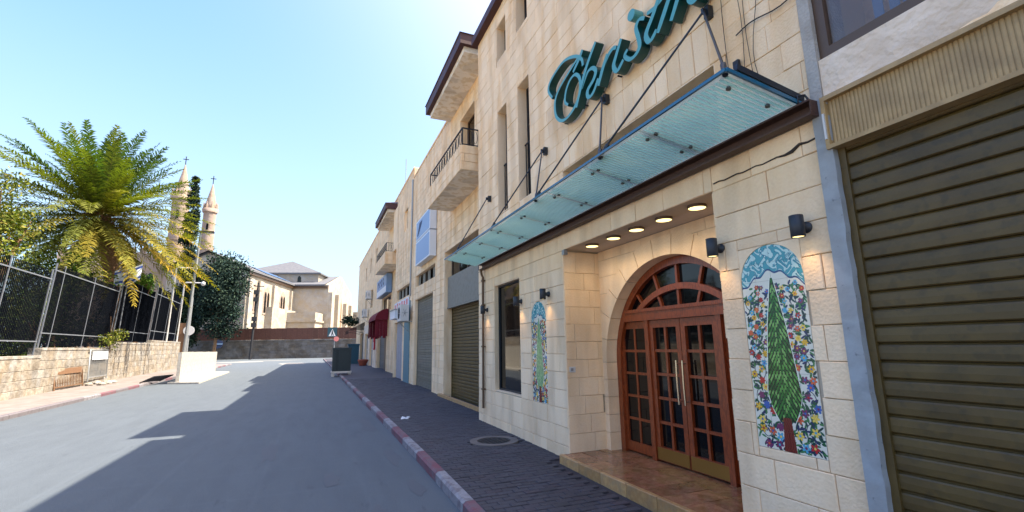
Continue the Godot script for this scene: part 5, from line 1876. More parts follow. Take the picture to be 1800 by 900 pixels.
	part(cb, "junction_box", jb, M.iron)
	var lc := thing("ledge_cable", "thin dark cable running along the block joint under the canopy beam", "cable", Vector3(HX, 3.2, -2.6))
	var lp := []
	for i in 16:
		lp.append(Vector3(HX - 0.004, 3.235 + 0.006 * sin(i * 2.1) + (0.03 if i > 12 else 0.0), -3.2 + i * 0.068))
	var lm := MB.new()
	lm.tube(lp, [0.006, 0.006, 0.006, 0.006, 0.006, 0.006, 0.006, 0.006, 0.006, 0.006, 0.006, 0.01, 0.016, 0.012, 0.008, 0.008], 6)
	part(lc, "cable", lm, M.lintel_dark)

# ---------------------------------------------------------------- things on the row of houses
func row_things() -> void:
	var sg := thing("box_sign", "pale blue box sign in two panels on the balcony house", "sign", Vector3(3.9, 5.9, -17.9))
	for q in [[6.02, 6.85, M.sign_white], [5.0, 5.98, M.sign_blue]]:
		var m := MB.new()
		m.box(Vector3(3.68, q[0], -19.2), Vector3(3.93, q[1], -16.6))
		var pn := part(sg, "panel", m, M.sign_white)
		var fc := MB.new()
		fc.slab(Vector3(3.68, 0, 0), UZ, UY, NX, Rect2(-19.1, q[0] + 0.06, 2.4, q[1] - q[0] - 0.12), 0, 0.006)
		part(pn, "face", fc, q[2] if q[0] < 6.0 else M.sign_blue)
	var bird := MB.new()
	for i in 5:
		bird.prism(PackedVector2Array([Vector2(-18.9 + i * 0.12, 6.2 + i * 0.07), Vector2(-18.7 + i * 0.12, 6.18 + i * 0.07), Vector2(-18.35 + i * 0.1, 6.68), Vector2(-18.5 + i * 0.1, 6.66)]), Vector3(3.672 - i * 0.001, 0, 0), UZ, UY, NX, 0, 0.004)
	part(sg, "emblem", bird, M.navy)
	var dp := thing("wall_pipe", "thin grey pipe running down the middle of the balcony house", "pipe", Vector3(BX, 4.6, -21.5))
	var pm := MB.new()
	pm.tube([Vector3(BX - 0.05, 9.6, -21.45), Vector3(BX - 0.05, 4.0, -21.45)], [0.035], 8)
	part(dp, "pipe", pm, M.galv)
	# air conditioners
	for q in [[3.42, 2.85, -21.9, 0.72, 0.9, "air conditioner with a round fan over the grey door"], [3.95, 5.9, -43.5, 0.7, 1.0, "air conditioner on the far house beside the blue sign"], [3.95, 4.5, -46.5, 0.7, 1.0, "air conditioner on the far house over the white shopfront"]]:
		var at := Vector3(q[0], q[1], q[2])
		var ac := thing("air_conditioner", q[5], "air conditioner", at, "air conditioners on the row")
		var h: float = q[3]
		var l: float = q[4]
		var back := BX if q[2] > -26.0 else CX
		var b := MB.new()
		b.box(at + Vector3(0, 0, 0), at + Vector3(0.36, h, l))
		part(ac, "case", b, M.pale_metal)
		var gr := MB.new()
		for s in 6:
			gr.tube([at + Vector3(0.36 / 2 + 0.13 * cos(s * PI / 3), h * 0.5 + 0.2 * sin(s * PI / 3), l), at + Vector3(0.18, h * 0.5, l + 0.012)], [0.01], 4)
		part(ac, "side_grille", gr, M.galv)
		var fan := MB.new()
		for i in 20:
			fan.prism(wedge(Vector2(at.z + l * 0.5, at.y + h * 0.5), 0.04, 0.26, TAU * i / 20, TAU * (i + 0.55) / 20, 2), Vector3(at.x, 0, 0), UZ, UY, NX, 0, 0.012)
		part(ac, "fan", fan, M.iron)
		var br := MB.new()
		br.bar(Vector3(at.x, at.y - 0.02, at.z + 0.12), Vector3(back, at.y - 0.02, at.z + 0.12), 0.04, 0.04)
		br.bar(Vector3(at.x, at.y - 0.02, at.z + l - 0.12), Vector3(back, at.y - 0.02, at.z + l - 0.12), 0.04, 0.04)
		br.bar(Vector3(at.x + 0.1, at.y - 0.04, at.z + 0.12), Vector3(back, at.y - 0.5, at.z + 0.12), 0.03, 0.03)
		part(ac, "bracket", br, M.galv)
	var eb := thing("meter_box", "pale meter box beside the air conditioner over the grey door", "box", Vector3(3.85, 3.1, -24.0))
	var em := MB.new()
	em.box(Vector3(3.5, 3.08, -24.8), Vector3(3.93, 3.52, -23.2))
	part(eb, "case", em, M.sign_white)
	var es := MB.new()
	es.box(Vector3(3.46, 3.5, -24.9), Vector3(3.93, 3.54, -23.1))
	part(eb, "lid", es, M.galv)
	var bn := thing("shop_banner", "faded pink shop banner under the louvred window", "banner", Vector3(BX, 3.6, -24))
	var bm := MB.new()
	bm.slab(Vector3(BX, 0, 0), UZ, UY, NX, Rect2(-26.1, 3.6, 4.3, 0.42), 0.025, 0.04)
	part(bn, "board", bm, M.sign_white)
	var bs := MB.new()
	for i in 6:
		bs.slab(Vector3(BX - 0.04, 0, 0), UZ, UY, NX, Rect2(-25.9 + i * 0.68, 3.66 + 0.04 * (i % 2), 0.4, 0.26), 0, 0.006)
	part(bn, "print", bs, M.pink)
	# red awning
	var aw := thing("red_awning", "dark red fabric awning with hanging sides over a far shop", "awning", Vector3(CX, 3.6, -36.6))
	var am := MB.new()
	var prof := []
	for i in 9:
		var a := PI / 2 * i / 8.0
		prof.append(Vector2(CX - 0.05 - 0.85 * sin(a), 3.5 + 0.75 * cos(a)))
	for i in 8:
		am.quad(Vector3(prof[i].x, prof[i].y, -36.6), Vector3(prof[i + 1].x, prof[i + 1].y, -36.6), Vector3(prof[i + 1].x, prof[i + 1].y, -32.2), Vector3(prof[i].x, prof[i].y, -32.2))
		for z in [-36.6, -32.2]:
			am.tri(Vector3(prof[i].x, prof[i].y, z), Vector3(prof[i + 1].x, prof[i + 1].y, z), Vector3(CX - 0.05, 3.5, z))
	part(aw, "hood", am, M.red_cloth)
	for z in [-36.55, -32.3]:
		var cm := MB.new()
		for i in 8:
			var xa := CX - 0.88 + i * 0.1
			cm.box(Vector3(xa, 2.35 + 0.08 * sin(i * 2.0), z - 0.02 + 0.03 * (i % 2)), Vector3(xa + 0.098, 3.5, z + 0.0 + 0.03 * (i % 2)))
		part(aw, "side_curtain", cm, M.red_cloth)
	var bg := thing("blue_sign", "tall blue and white shop sign under the far balcony", "sign", Vector3(CX, 5.3, -34))
	var b2 := MB.new()
	b2.box(Vector3(4.1, 5.25, -36.3), Vector3(4.46, 6.5, -31.2))
	part(bg, "board", b2, M.sign_blue)
	var b3 := MB.new()
	b3.slab(Vector3(4.1, 0, 0), UZ, UY, NX, Rect2(-36.2, 5.3, 4.9, 0.4), 0, 0.01)
	part(bg, "white_band", b3, M.sign_white)
	var b4 := MB.new()
	for i in 4:
		b4.prism(wedge(Vector2(-35.4 + i * 0.9, 6.12), 0.12, 0.26, 0.4 * i, 0.4 * i + 4.6, 10), Vector3(4.1, 0, 0), UZ, UY, NX, 0, 0.01)
	part(bg, "print", b4, M.navy)
	var rs := thing("red_sign", "narrow red upright sign on the white shopfront", "sign", Vector3(CX, 1.7, -38.9))
	var rm := MB.new()
	rm.box(Vector3(4.3, 1.5, -39.3), Vector3(4.42, 3.1, -38.9))
	part(rs, "board", rm, M.red)
	var rw := MB.new()
	rw.slab(Vector3(4.3, 0, 0), UZ, UY, NX, Rect2(-39.25, 1.6, 0.3, 0.5), 0, 0.008)
	part(rs, "white_label", rw, M.sign_white)
	var da := thing("dark_awning", "dark awning at the far end of the row", "awning", Vector3(CX, 3.2, -52))
	var dm := MB.new()
	dm.quad(Vector3(CX, 4.2, -54.5), Vector3(CX - 1.5, 3.4, -54.5), Vector3(CX - 1.5, 3.4, -49.2), Vector3(CX, 4.2, -49.2))
	dm.quad(Vector3(CX - 1.5, 3.4, -54.5), Vector3(CX - 1.5, 3.05, -54.5), Vector3(CX - 1.5, 3.05, -49.2), Vector3(CX - 1.5, 3.4, -49.2))
	dm.tri(Vector3(CX, 4.2, -49.2), Vector3(CX - 1.5, 3.4, -49.2), Vector3(CX, 3.4, -49.2))
	part(da, "canvas", dm, M.net)
	var ds := MB.new()
	for z in [-54.3, -49.4]:
		ds.bar(Vector3(CX, 3.1, z), Vector3(CX - 1.45, 3.4, z), 0.04, 0.04)
	part(da, "stay", ds, M.iron)
	var pt := thing("clay_pot", "round clay plant pot on the pavement by the white shopfront", "pot", Vector3(4.0, 0.12, -44))
	var pp := MB.new()
	pp.tube([Vector3(4.0, 0.12, -44), Vector3(4.0, 0.5, -44), Vector3(4.0, 0.6, -44), Vector3(4.0, 0.66, -44)], [0.28, 0.42, 0.46, 0.4], 14)
	part(pt, "pot", pp, M.clay)
	var sl := MB.new()
	sl.tube([Vector3(4.0, 0.62, -44), Vector3(4.0, 0.67, -44)], [0.38], 12)
	part(pt, "soil", sl, M.bark)
	var an := thing("roof_aerial", "thin aerial standing on the roof of the balcony house", "aerial", Vector3(4.3, 10.15, -26))
	var anm := MB.new()
	anm.tube([Vector3(4.3, 10.2, -25.9), Vector3(4.3, 12.4, -25.9)], [0.02], 5)
	part(an, "mast", anm, M.galv)

# ---------------------------------------------------------------- street furniture
func street_things() -> void:
	# manhole
	var mh := thing("manhole_cover", "round iron manhole in a concrete ring in the right pavement", "manhole", Vector3(2.95, 0.1, -7.98))
	var y := gh(-7.98) + 0.127
	var ri := MB.new()
	for i in 28:
		ri.prism(wedge(Vector2(2.95, 7.98), 0.29, 0.42, TAU * i / 28, TAU * (i + 1) / 28, 1), Vector3(0, y, 0), Vector3.RIGHT, Vector3.FORWARD, Vector3.UP, -0.06, 0.004)
	part(mh, "ring", ri, M.ring)
	var li := MB.new()
	li.prism(arc(Vector2(2.95, 7.98), 0.286, 0, TAU * 27 / 28, 27), Vector3(0, y, 0), Vector3.RIGHT, Vector3.FORWARD, Vector3.UP, -0.06, -0.003)
	for i in 7:
		for j in 7:
			var q := Vector2(i - 3, j - 3) * 0.075
			if q.length() < 0.25: li.prism(rectp(2.95 + q.x - 0.022, 7.98 + q.y - 0.022, 2.95 + q.x + 0.022, 7.98 + q.y + 0.022), Vector3(0, y, 0), Vector3.RIGHT, Vector3.FORWARD, Vector3.UP, -0.002, 0.003)
	part(mh, "lid", li, M.iron)
	# litter
	var lt := thing("litter", "crumpled dark scrap of litter on the pavement bricks", "litter", Vector3(1.95, 0.13, -11.2))
	var lm := MB.new()
	var lg := RandomNumberGenerator.new()
	lg.seed = 3
	for i in 7:
		var a := Vector3(1.95 + lg.randf_range(-0.1, 0.1), 0.13, -11.2 + lg.randf_range(-0.06, 0.06))
		lm.tri(a, a + Vector3(0.08, lg.randf_range(0, 0.05), 0.02), a + Vector3(0.02, lg.randf_range(0.01, 0.06), -0.07))
	part(lt, "scrap", lm, M.pale_metal)
	# wheeled cage bin on a pallet
	var b := thing("waste_cart", "dark slatted waste cart on a pale pallet standing on the kerb", "cart", Vector3(1.6, 0, -31.2))
	var c := Vector3(1.6, 0, -31.2)
	var pm := MB.new()
	pm.box(c + Vector3(-0.6, 0.22, -0.5), c + Vector3(0.55, 0.32, 0.5))
	for s in [-0.5, 0.45]:
		pm.box(c + Vector3(s - 0.07, 0.0, -0.45), c + Vector3(s + 0.07, 0.22, 0.45))
	part(b, "pallet", pm, M.pallet)
	var bd := MB.new()
	bd.box(c + Vector3(-0.55, 0.32, -0.45), c + Vector3(0.5, 1.66, 0.42))
	part(b, "body", bd, M.bin_dark)
	for i in 6:
		var sm := MB.new()
		var t := rng.randf_range(0.6, 1.5) if i != 3 else 3.0
		sm.col(Color(t, t, t))
		sm.box(c + Vector3(-0.54 + i * 0.175, 0.36, 0.42), c + Vector3(-0.4 + i * 0.175, 1.58, 0.455))
		part(b, "slat", sm, M.bin_dark)
	var hm := MB.new()
	hm.box(c + Vector3(-0.58, 1.6, -0.48), c + Vector3(0.53, 1.72, 0.46))
	part(b, "rim", hm, M.bin_dark)
	var g := thing("recycling_bin", "tall blue green recycling container behind the waste cart", "bin", Vector3(3.6, 0.12, -50))
	var gm := MB.new()
	gm.box(Vector3(3.1, 0.12, -50.7), Vector3(4.1, 1.9, -49.5))
	part(g, "body", gm, M.bin_teal)
	var gl := MB.new()
	gl.box(Vector3(3.05, 1.9, -50.75), Vector3(4.15, 2.05, -49.45))
	part(g, "lid", gl, M.bin_teal)
	# white barrier wall along the left kerb
	var wb := thing("white_barrier", "white painted barrier wall on a flat foot by the left kerb", "barrier", Vector3(-6.8, 0, -36))
	for i in 4:
		var z0 := -30.0 - i * 3.05
		var z1 := z0 - 3.035
		var x0 := lerpf(-6.62, -7.0, i / 4.0)
		var x1 := lerpf(-6.62, -7.0, (i + 1) / 4.0)
		var mb := MB.new()
		var P := PackedVector2Array([Vector2(x0, z0), Vector2(x0 + 0.16, z0), Vector2(x1 + 0.16, z1), Vector2(x1, z1)])
		mb.prism(P, Vector3.ZERO, Vector3.RIGHT, Vector3.BACK, Vector3.UP, 0.1, 1.62 - 0.02 * i)
		part(wb, "panel", mb, M.white_paint)
		var ft := MB.new()
		ft.prism(PackedVector2Array([Vector2(x0 - 0.35, z0), Vector2(x0 + 1.2, z0 + 0.8), Vector2(x1 + 1.2, z1 + 0.8), Vector2(x1 - 0.35, z1)]), Vector3.ZERO, Vector3.RIGHT, Vector3.BACK, Vector3.UP, 0.004, 0.09)
		part(wb, "foot", ft, M.white_paint)
	# crowd barriers
	crowd_barrier(Vector3(-10.03, 0.13, -26.2), Vector3(-10.15, 0.13, -29.2), 0.95, Vector3(-0.12, 0, 0), M.rust, M.rust, "rusty crowd barrier with a brown plate leaning on the left wall")
	crowd_barrier(Vector3(-10.12, 0.3, -29.6), Vector3(-10.3, 0.3, -32.4), 1.5, Vector3(-0.06, 0, 0), M.galv, M.sign_white, "crowd barrier with a white plate against the left wall, near the stones")
	crowd_barrier(Vector3(-7.95, 0.15, -29.3), Vector3(-7.6, 0.12, -31.2), 0.3, Vector3(0.6, 0, 0.1), M.iron, M.iron, "dark crowd barrier tipped behind the end of the white barrier wall")
	var st := thing("loose_stones", "small heap of loose pale stones by the crowd barriers", "rubble", Vector3(-9.6, 0.12, -23.6))
	var sg := RandomNumberGenerator.new()
	sg.seed = 6
	for i in 16:
		var m := MB.new()
		var p := Vector3(-9.7 + sg.randf_range(-0.35, 0.35), 0.12, -30.6 + sg.randf_range(-1.4, 1.4))
		var r := sg.randf_range(0.07, 0.18)
		m.tube([p, p + Vector3(0, r * 0.5, 0.01), p + Vector3(0.02, r, 0)], [r, r * 1.1, r * 0.5], 6, true, -1)
		part(st, "stone", m, M.oldwall)
	# lamp posts and camera posts on the left
	var lp := thing("street_lamp", "tall grey street lamp with a flat head beyond the left wall", "lamp", Vector3(-8.6, 0.12, -40))
	var a := Vector3(-8.55, 0.1, -40)
	var pl := MB.new()
	pl.tube([a, a + Vector3(0.1, 4.0, 0), a + Vector3(0.25, 10.2, 0)], [0.13, 0.1, 0.07], 10)
	part(lp, "pole", pl, M.galv)
	var hd := MB.new()
	hd.box(a + Vector3(0.15, 10.2, -0.16), a + Vector3(1.1, 10.32, 0.16))
	part(lp, "head", hd, M.iron)
	var hl := MB.new()
	hl.box(a + Vector3(0.5, 10.15, -0.12), a + Vector3(1.05, 10.2, 0.12))
	part(lp, "lens", hl, M.pale_metal)
	for q in [[Vector3(-11.05, 2.4, -49.0), 7.6, 1.5, "inverted L camera post with a long arm at the end of the left fence"], [Vector3(-10.95, 2.4, -45.5), 8.4, 1.4, "white camera post partly behind the palm fronds"]]:
		var p: Vector3 = q[0]
		var t: float = q[1]
		var cp := thing("camera_post", q[3], "camera post", p, "camera posts on the left wall")
		var m := MB.new()
		m.tube([p, Vector3(p.x + 0.1, t - 0.1, p.z), Vector3(p.x + 0.2, t, p.z), Vector3(p.x + q[2], t, p.z)], [0.06, 0.06, 0.06, 0.045], 8)
		part(cp, "post", m, M.pale_metal)
		var cm := MB.new()
		cm.tube([Vector3(p.x + q[2], t - 0.25, p.z), Vector3(p.x + q[2], t - 0.15, p.z), Vector3(p.x + q[2], t + 0.05, p.z), Vector3(p.x + q[2], t + 0.12, p.z)], [0.06, 0.16, 0.16, 0.05], 10)
		part(cp, "camera", cm, M.pale_metal)
	var rd := thing("round_sign", "small round pale sign on the gate pillar", "sign", Vector3(-11.0, 3.4, -52.3))
	var rm := MB.new()
	rm.tube([Vector3(-10.95, 3.5, -52.4), Vector3(-10.95, 3.5, -52.34)], [0.45], 18)
	part(rd, "disc", rm, M.pale_metal)
	var rp := MB.new()
	rp.tube([Vector3(-10.95, 0.1, -52.45), Vector3(-10.95, 6.6, -52.45)], [0.07], 8)
	part(rd, "pole", rp, M.galv)
	# utility pole and signs at the end of the street
	var up := thing("utility_pole", "thin dark utility pole with boxes in front of the church", "pole", Vector3(-9.6, 0, -88))
	var um := MB.new()
	um.tube([Vector3(-9.6, 0, -88), Vector3(-9.3, 12.6, -88)], [0.2, 0.13], 8)
	part(up, "pole", um, M.iron)
	for yy in [5.2, 6.2, 9.4, 10.6]:
		var ub := MB.new()
		ub.box(Vector3(-9.85, yy, -87.95), Vector3(-9.1, yy + 0.7, -87.6))
		part(up, "box", ub, M.iron)
	var ua := MB.new()
	ua.bar(Vector3(-9.9, 12.0, -88), Vector3(-8.4, 12.0, -88), 0.12, 0.12)
	ua.bar(Vector3(-9.6, 11.2, -88), Vector3(-8.7, 11.2, -88), 0.1, 0.1)
	part(up, "arm", ua, M.iron)
	var cs := thing("crossing_sign", "blue square pedestrian crossing sign on a post by the far corner", "sign", Vector3(2.2, 0, -62))
	var o := Vector3(2.2, 0, -62)
	var pm2 := MB.new()
	pm2.tube([o, o + Vector3(0, 4.2, 0)], [0.05], 8)
	part(cs, "post", pm2, M.galv)
	var pb := MB.new()
	pb.box(o + Vector3(-0.85, 3.0, 0.05), o + Vector3(0.25, 4.15, 0.09))
	part(cs, "plate", pb, M.bin_teal)
	var tr := MB.new()
	tr.prism(PackedVector2Array([Vector2(-0.7, 3.1), Vector2(0.1, 3.1), Vector2(-0.3, 3.98)]), o, Vector3.RIGHT, UY, Vector3(0, 0, 1), 0.09, 0.1)
	part(cs, "white_triangle", tr, M.sign_white)
	var wk := MB.new()
	wk.prism(PackedVector2Array([Vector2(-0.42, 3.16), Vector2(-0.34, 3.16), Vector2(-0.29, 3.4), Vector2(-0.2, 3.16), Vector2(-0.12, 3.16), Vector2(-0.22, 3.5), Vector2(-0.22, 3.68), Vector2(-0.36, 3.68), Vector2(-0.38, 3.45)]), o, Vector3.RIGHT, UY, Vector3(0, 0, 1), 0.1, 0.106)
	wk.prism(arc(Vector2(-0.29, 3.76), 0.06, 0, TAU * 11 / 12, 11), o, Vector3.RIGHT, UY, Vector3(0, 0, 1), 0.1, 0.106)
	part(cs, "walker", wk, M.black)
	var rb := MB.new()
	rb.tube([o + Vector3(0.2, 2.75, 0.07), o + Vector3(0.2, 2.75, 0.1)], [0.3], 16)
	part(cs, "round_plate", rb, M.pink)
	var bs := thing("blue_wall_sign", "small blue round sign on the left of the end wall", "sign", Vector3(-14.8, 2.6, -93.7))
	var bm := MB.new()
	bm.tube([Vector3(-15.2, 2.6, -93.7), Vector3(-15.2, 2.6, -93.5)], [0.75], 18)
	part(bs, "disc", bm, M.navy)
	var bw := MB.new()
	bw.box(Vector3(-15.9, 2.5, -93.52), Vector3(-14.5, 2.7, -93.46))
	part(bs, "white_bar", bw, M.sign_blue)
	# flag over the fence
	var fl := thing("flag", "white flag with two blue stripes and a blue star over the left fence", "flag", Vector3(-10.7, 5.6, -35.5))
	var fp := MB.new()
	fp.tube([Vector3(-10.6, 2.3, -34.2), Vector3(-10.5, 6.3, -34.2)], [0.035], 8)
	part(fl, "pole", fp, M.bar_grey)
	var im := Image.create(160, 80, false, Image.FORMAT_RGB8)
	im.fill(sr(232, 236, 244))
	for yy in 80:
		for x in 160:
			if (yy > 8 and yy < 20) or (yy > 60 and yy < 72): im.set_pixel(x, yy, sr(60, 90, 180))
	for s in 2:
		for e in 3:
			var t0 := TAU * e / 3.0 + (PI / 6 if s else PI / 2)
			var t1 := t0 + TAU / 3.0
			if s: 
				t0 = TAU * e / 3.0 - PI / 2
				t1 = t0 + TAU / 3.0
			var q0 := Vector2(80, 40) + Vector2(cos(t0), sin(t0)) * 17.0
			var q1 := Vector2(80, 40) + Vector2(cos(t1), sin(t1)) * 17.0
			for k in 40:
				ell(im, q0.lerp(q1, k / 39.0), 2.2, 2.2, 0, sr(60, 90, 180))
	var fm := mat(Color.WHITE, 0.9)
	fm.albedo_texture = ImageTexture.create_from_image(im)
	fm.backlight_enabled = true
	fm.backlight = Color(0.5, 0.5, 0.5)
	var mf := MB.new(true)
	mf.smooth(1)
	var FP := func(u: float, v: float) -> Vector3:
		return Vector3(-11.35 + 1.5 * u, 5.45 + 1.0 * v + 0.4 * u + 0.08 * sin(u * 7.0), -34.9 + 0.9 * u + 0.16 * sin(u * 9.0 + v * 2.0))
	for i in 12:
		for j in 4:
			var u0 := i / 12.0
			var u1 := (i + 1) / 12.0
			var v0 := j / 4.0
			var v1 := (j + 1) / 4.0
			mf.quad(FP.call(u0, v0), FP.call(u1, v0), FP.call(u1, v1), FP.call(u0, v1), Vector2(u0, 1 - v0), Vector2(u1, 1 - v0), Vector2(u1, 1 - v1), Vector2(u0, 1 - v1))
	part(fl, "cloth", mf, fm)

func crowd_barrier(a: Vector3, b: Vector3, h: float, lean: Vector3, m: Material, plate: Material, label: String) -> void:
	var t := thing("crowd_barrier", label, "barrier", a)
	var up := Vector3(0, h, 0) + lean
	var fr := MB.new()
	fr.tube([a, a + up, b + up, b], [0.03], 8)
	fr.bar(a + up * 0.12, b + up * 0.12, 0.04, 0.04)
	part(t, "frame", fr, m)
	var n := 18
	for i in range(1, n):
		var p := a.lerp(b, float(i) / n)
		var bm := MB.new()
		bm.bar(p + up * 0.12, p + up * 0.98, 0.022, 0.022, Vector3.BACK)
		part(t, "bar", bm, m)
	if plate != M.iron:
		var pm := MB.new()
		var d := (b - a).normalized()
		var nn := d.cross(up.normalized())
		pm.prism(PackedVector2Array([Vector2(0.25, 0.68 * up.length()), Vector2(a.distance_to(b) - 0.2, 0.68 * up.length()), Vector2(a.distance_to(b) - 0.2, 0.95 * up.length()), Vector2(0.25, 0.95 * up.length())]), a + (nn if nn.x > 0 else -nn) * 0.035, d, up.normalized(), nn, -0.01, 0.01)
		part(t, "plate", pm, plate)

# ---------------------------------------------------------------- plants
class Leaves:
	var v := PackedVector3Array()
	var nrm := PackedVector3Array()
	var c := PackedColorArray()
	func leaf(p: Vector3, d: Vector3, n: Vector3, l: float, w: float, col: Color) -> void:
		var s := d.cross(n).normalized() * w * 0.5
		var mid := p + d * l * 0.5 + n * l * 0.08
		var tip := p + d * l
		for q in [[p, mid + s, tip], [p, tip, mid - s]]:
			put(q, n, col)
	func put(q: Array, n: Vector3, col: Color) -> void:
		if (q[1] - q[0]).cross(q[2] - q[0]).dot(n) > 0.0:
			q = [q[0], q[2], q[1]]
		for e in q:
			v.append(e)
			nrm.append(n)
			c.append(col)
	func strip(p: Vector3, d: Vector3, n: Vector3, l: float, w: float, col: Color, droop: float) -> void:
		var s := d.cross(n).normalized() * w * 0.5
		var mid := p + d * l * 0.55
		var tip := p + d * l + Vector3(0, -droop * l, 0)
		for q in [[p - s * 0.6, p + s * 0.6, mid + s], [p - s * 0.6, mid + s, mid - s], [mid - s, mid + s, tip]]:
			put(q, n, col)
	func done() -> ArrayMesh:
		var a := []
		a.resize(Mesh.ARRAY_MAX)
		a[Mesh.ARRAY_VERTEX] = v
		a[Mesh.ARRAY_NORMAL] = nrm
		a[Mesh.ARRAY_COLOR] = c
		var m := ArrayMesh.new()
		m.add_surface_from_arrays(Mesh.PRIMITIVE_TRIANGLES, a)
		return m

# clumps: [centre, radius]; leaves sit mostly in the outer half of each clump
func foliage(clumps: Array, per: int, l: float, cols: Array, sd: int, squash := 1.0) -> ArrayMesh:
	var rg := RandomNumberGenerator.new()
	rg.seed = sd
	var L := Leaves.new()
	for q in clumps:
		var cc: Vector3 = q[0]
		var r: float = q[1]
		var tint := rg.randf_range(0.7, 1.25)
		for i in per:
			var d := Vector3(rg.randfn(), rg.randfn(), rg.randfn()).normalized()
			var rad := r * pow(rg.randf(), 0.4) * rg.randf_range(0.75, 1.12)
			var p := cc + Vector3(d.x, d.y * squash, d.z) * rad
			var dir := (d + Vector3(rg.randfn(), rg.randfn(), rg.randfn()) * 0.7 + Vector3(0, -0.25, 0)).normalized()
			var n := Vector3(rg.randfn(), rg.randfn() + 0.7, rg.randfn()).normalized()
			var col: Color = cols[rg.randi() % cols.size()]
			var t := tint * rg.randf_range(0.75, 1.25)
			L.leaf(p, dir, n, l * rg.randf_range(0.7, 1.3), l * 0.55, Color(col.r * t, col.g * t, col.b * t))
	return L.done()

func clump_cloud(c: Vector3, size: Vector3, n: int, r0: float, r1: float, sd: int) -> Array:
	var rg := RandomNumberGenerator.new()
	rg.seed = sd
	var out := []
	for i in n:
		var d := Vector3(rg.randfn(), rg.randfn(), rg.randfn()).normalized()
		var k := pow(rg.randf(), 0.45)
		out.append([c + Vector3(d.x * size.x, d.y * size.y, d.z * size.z) * k, rg.randf_range(r0, r1)])
	return out

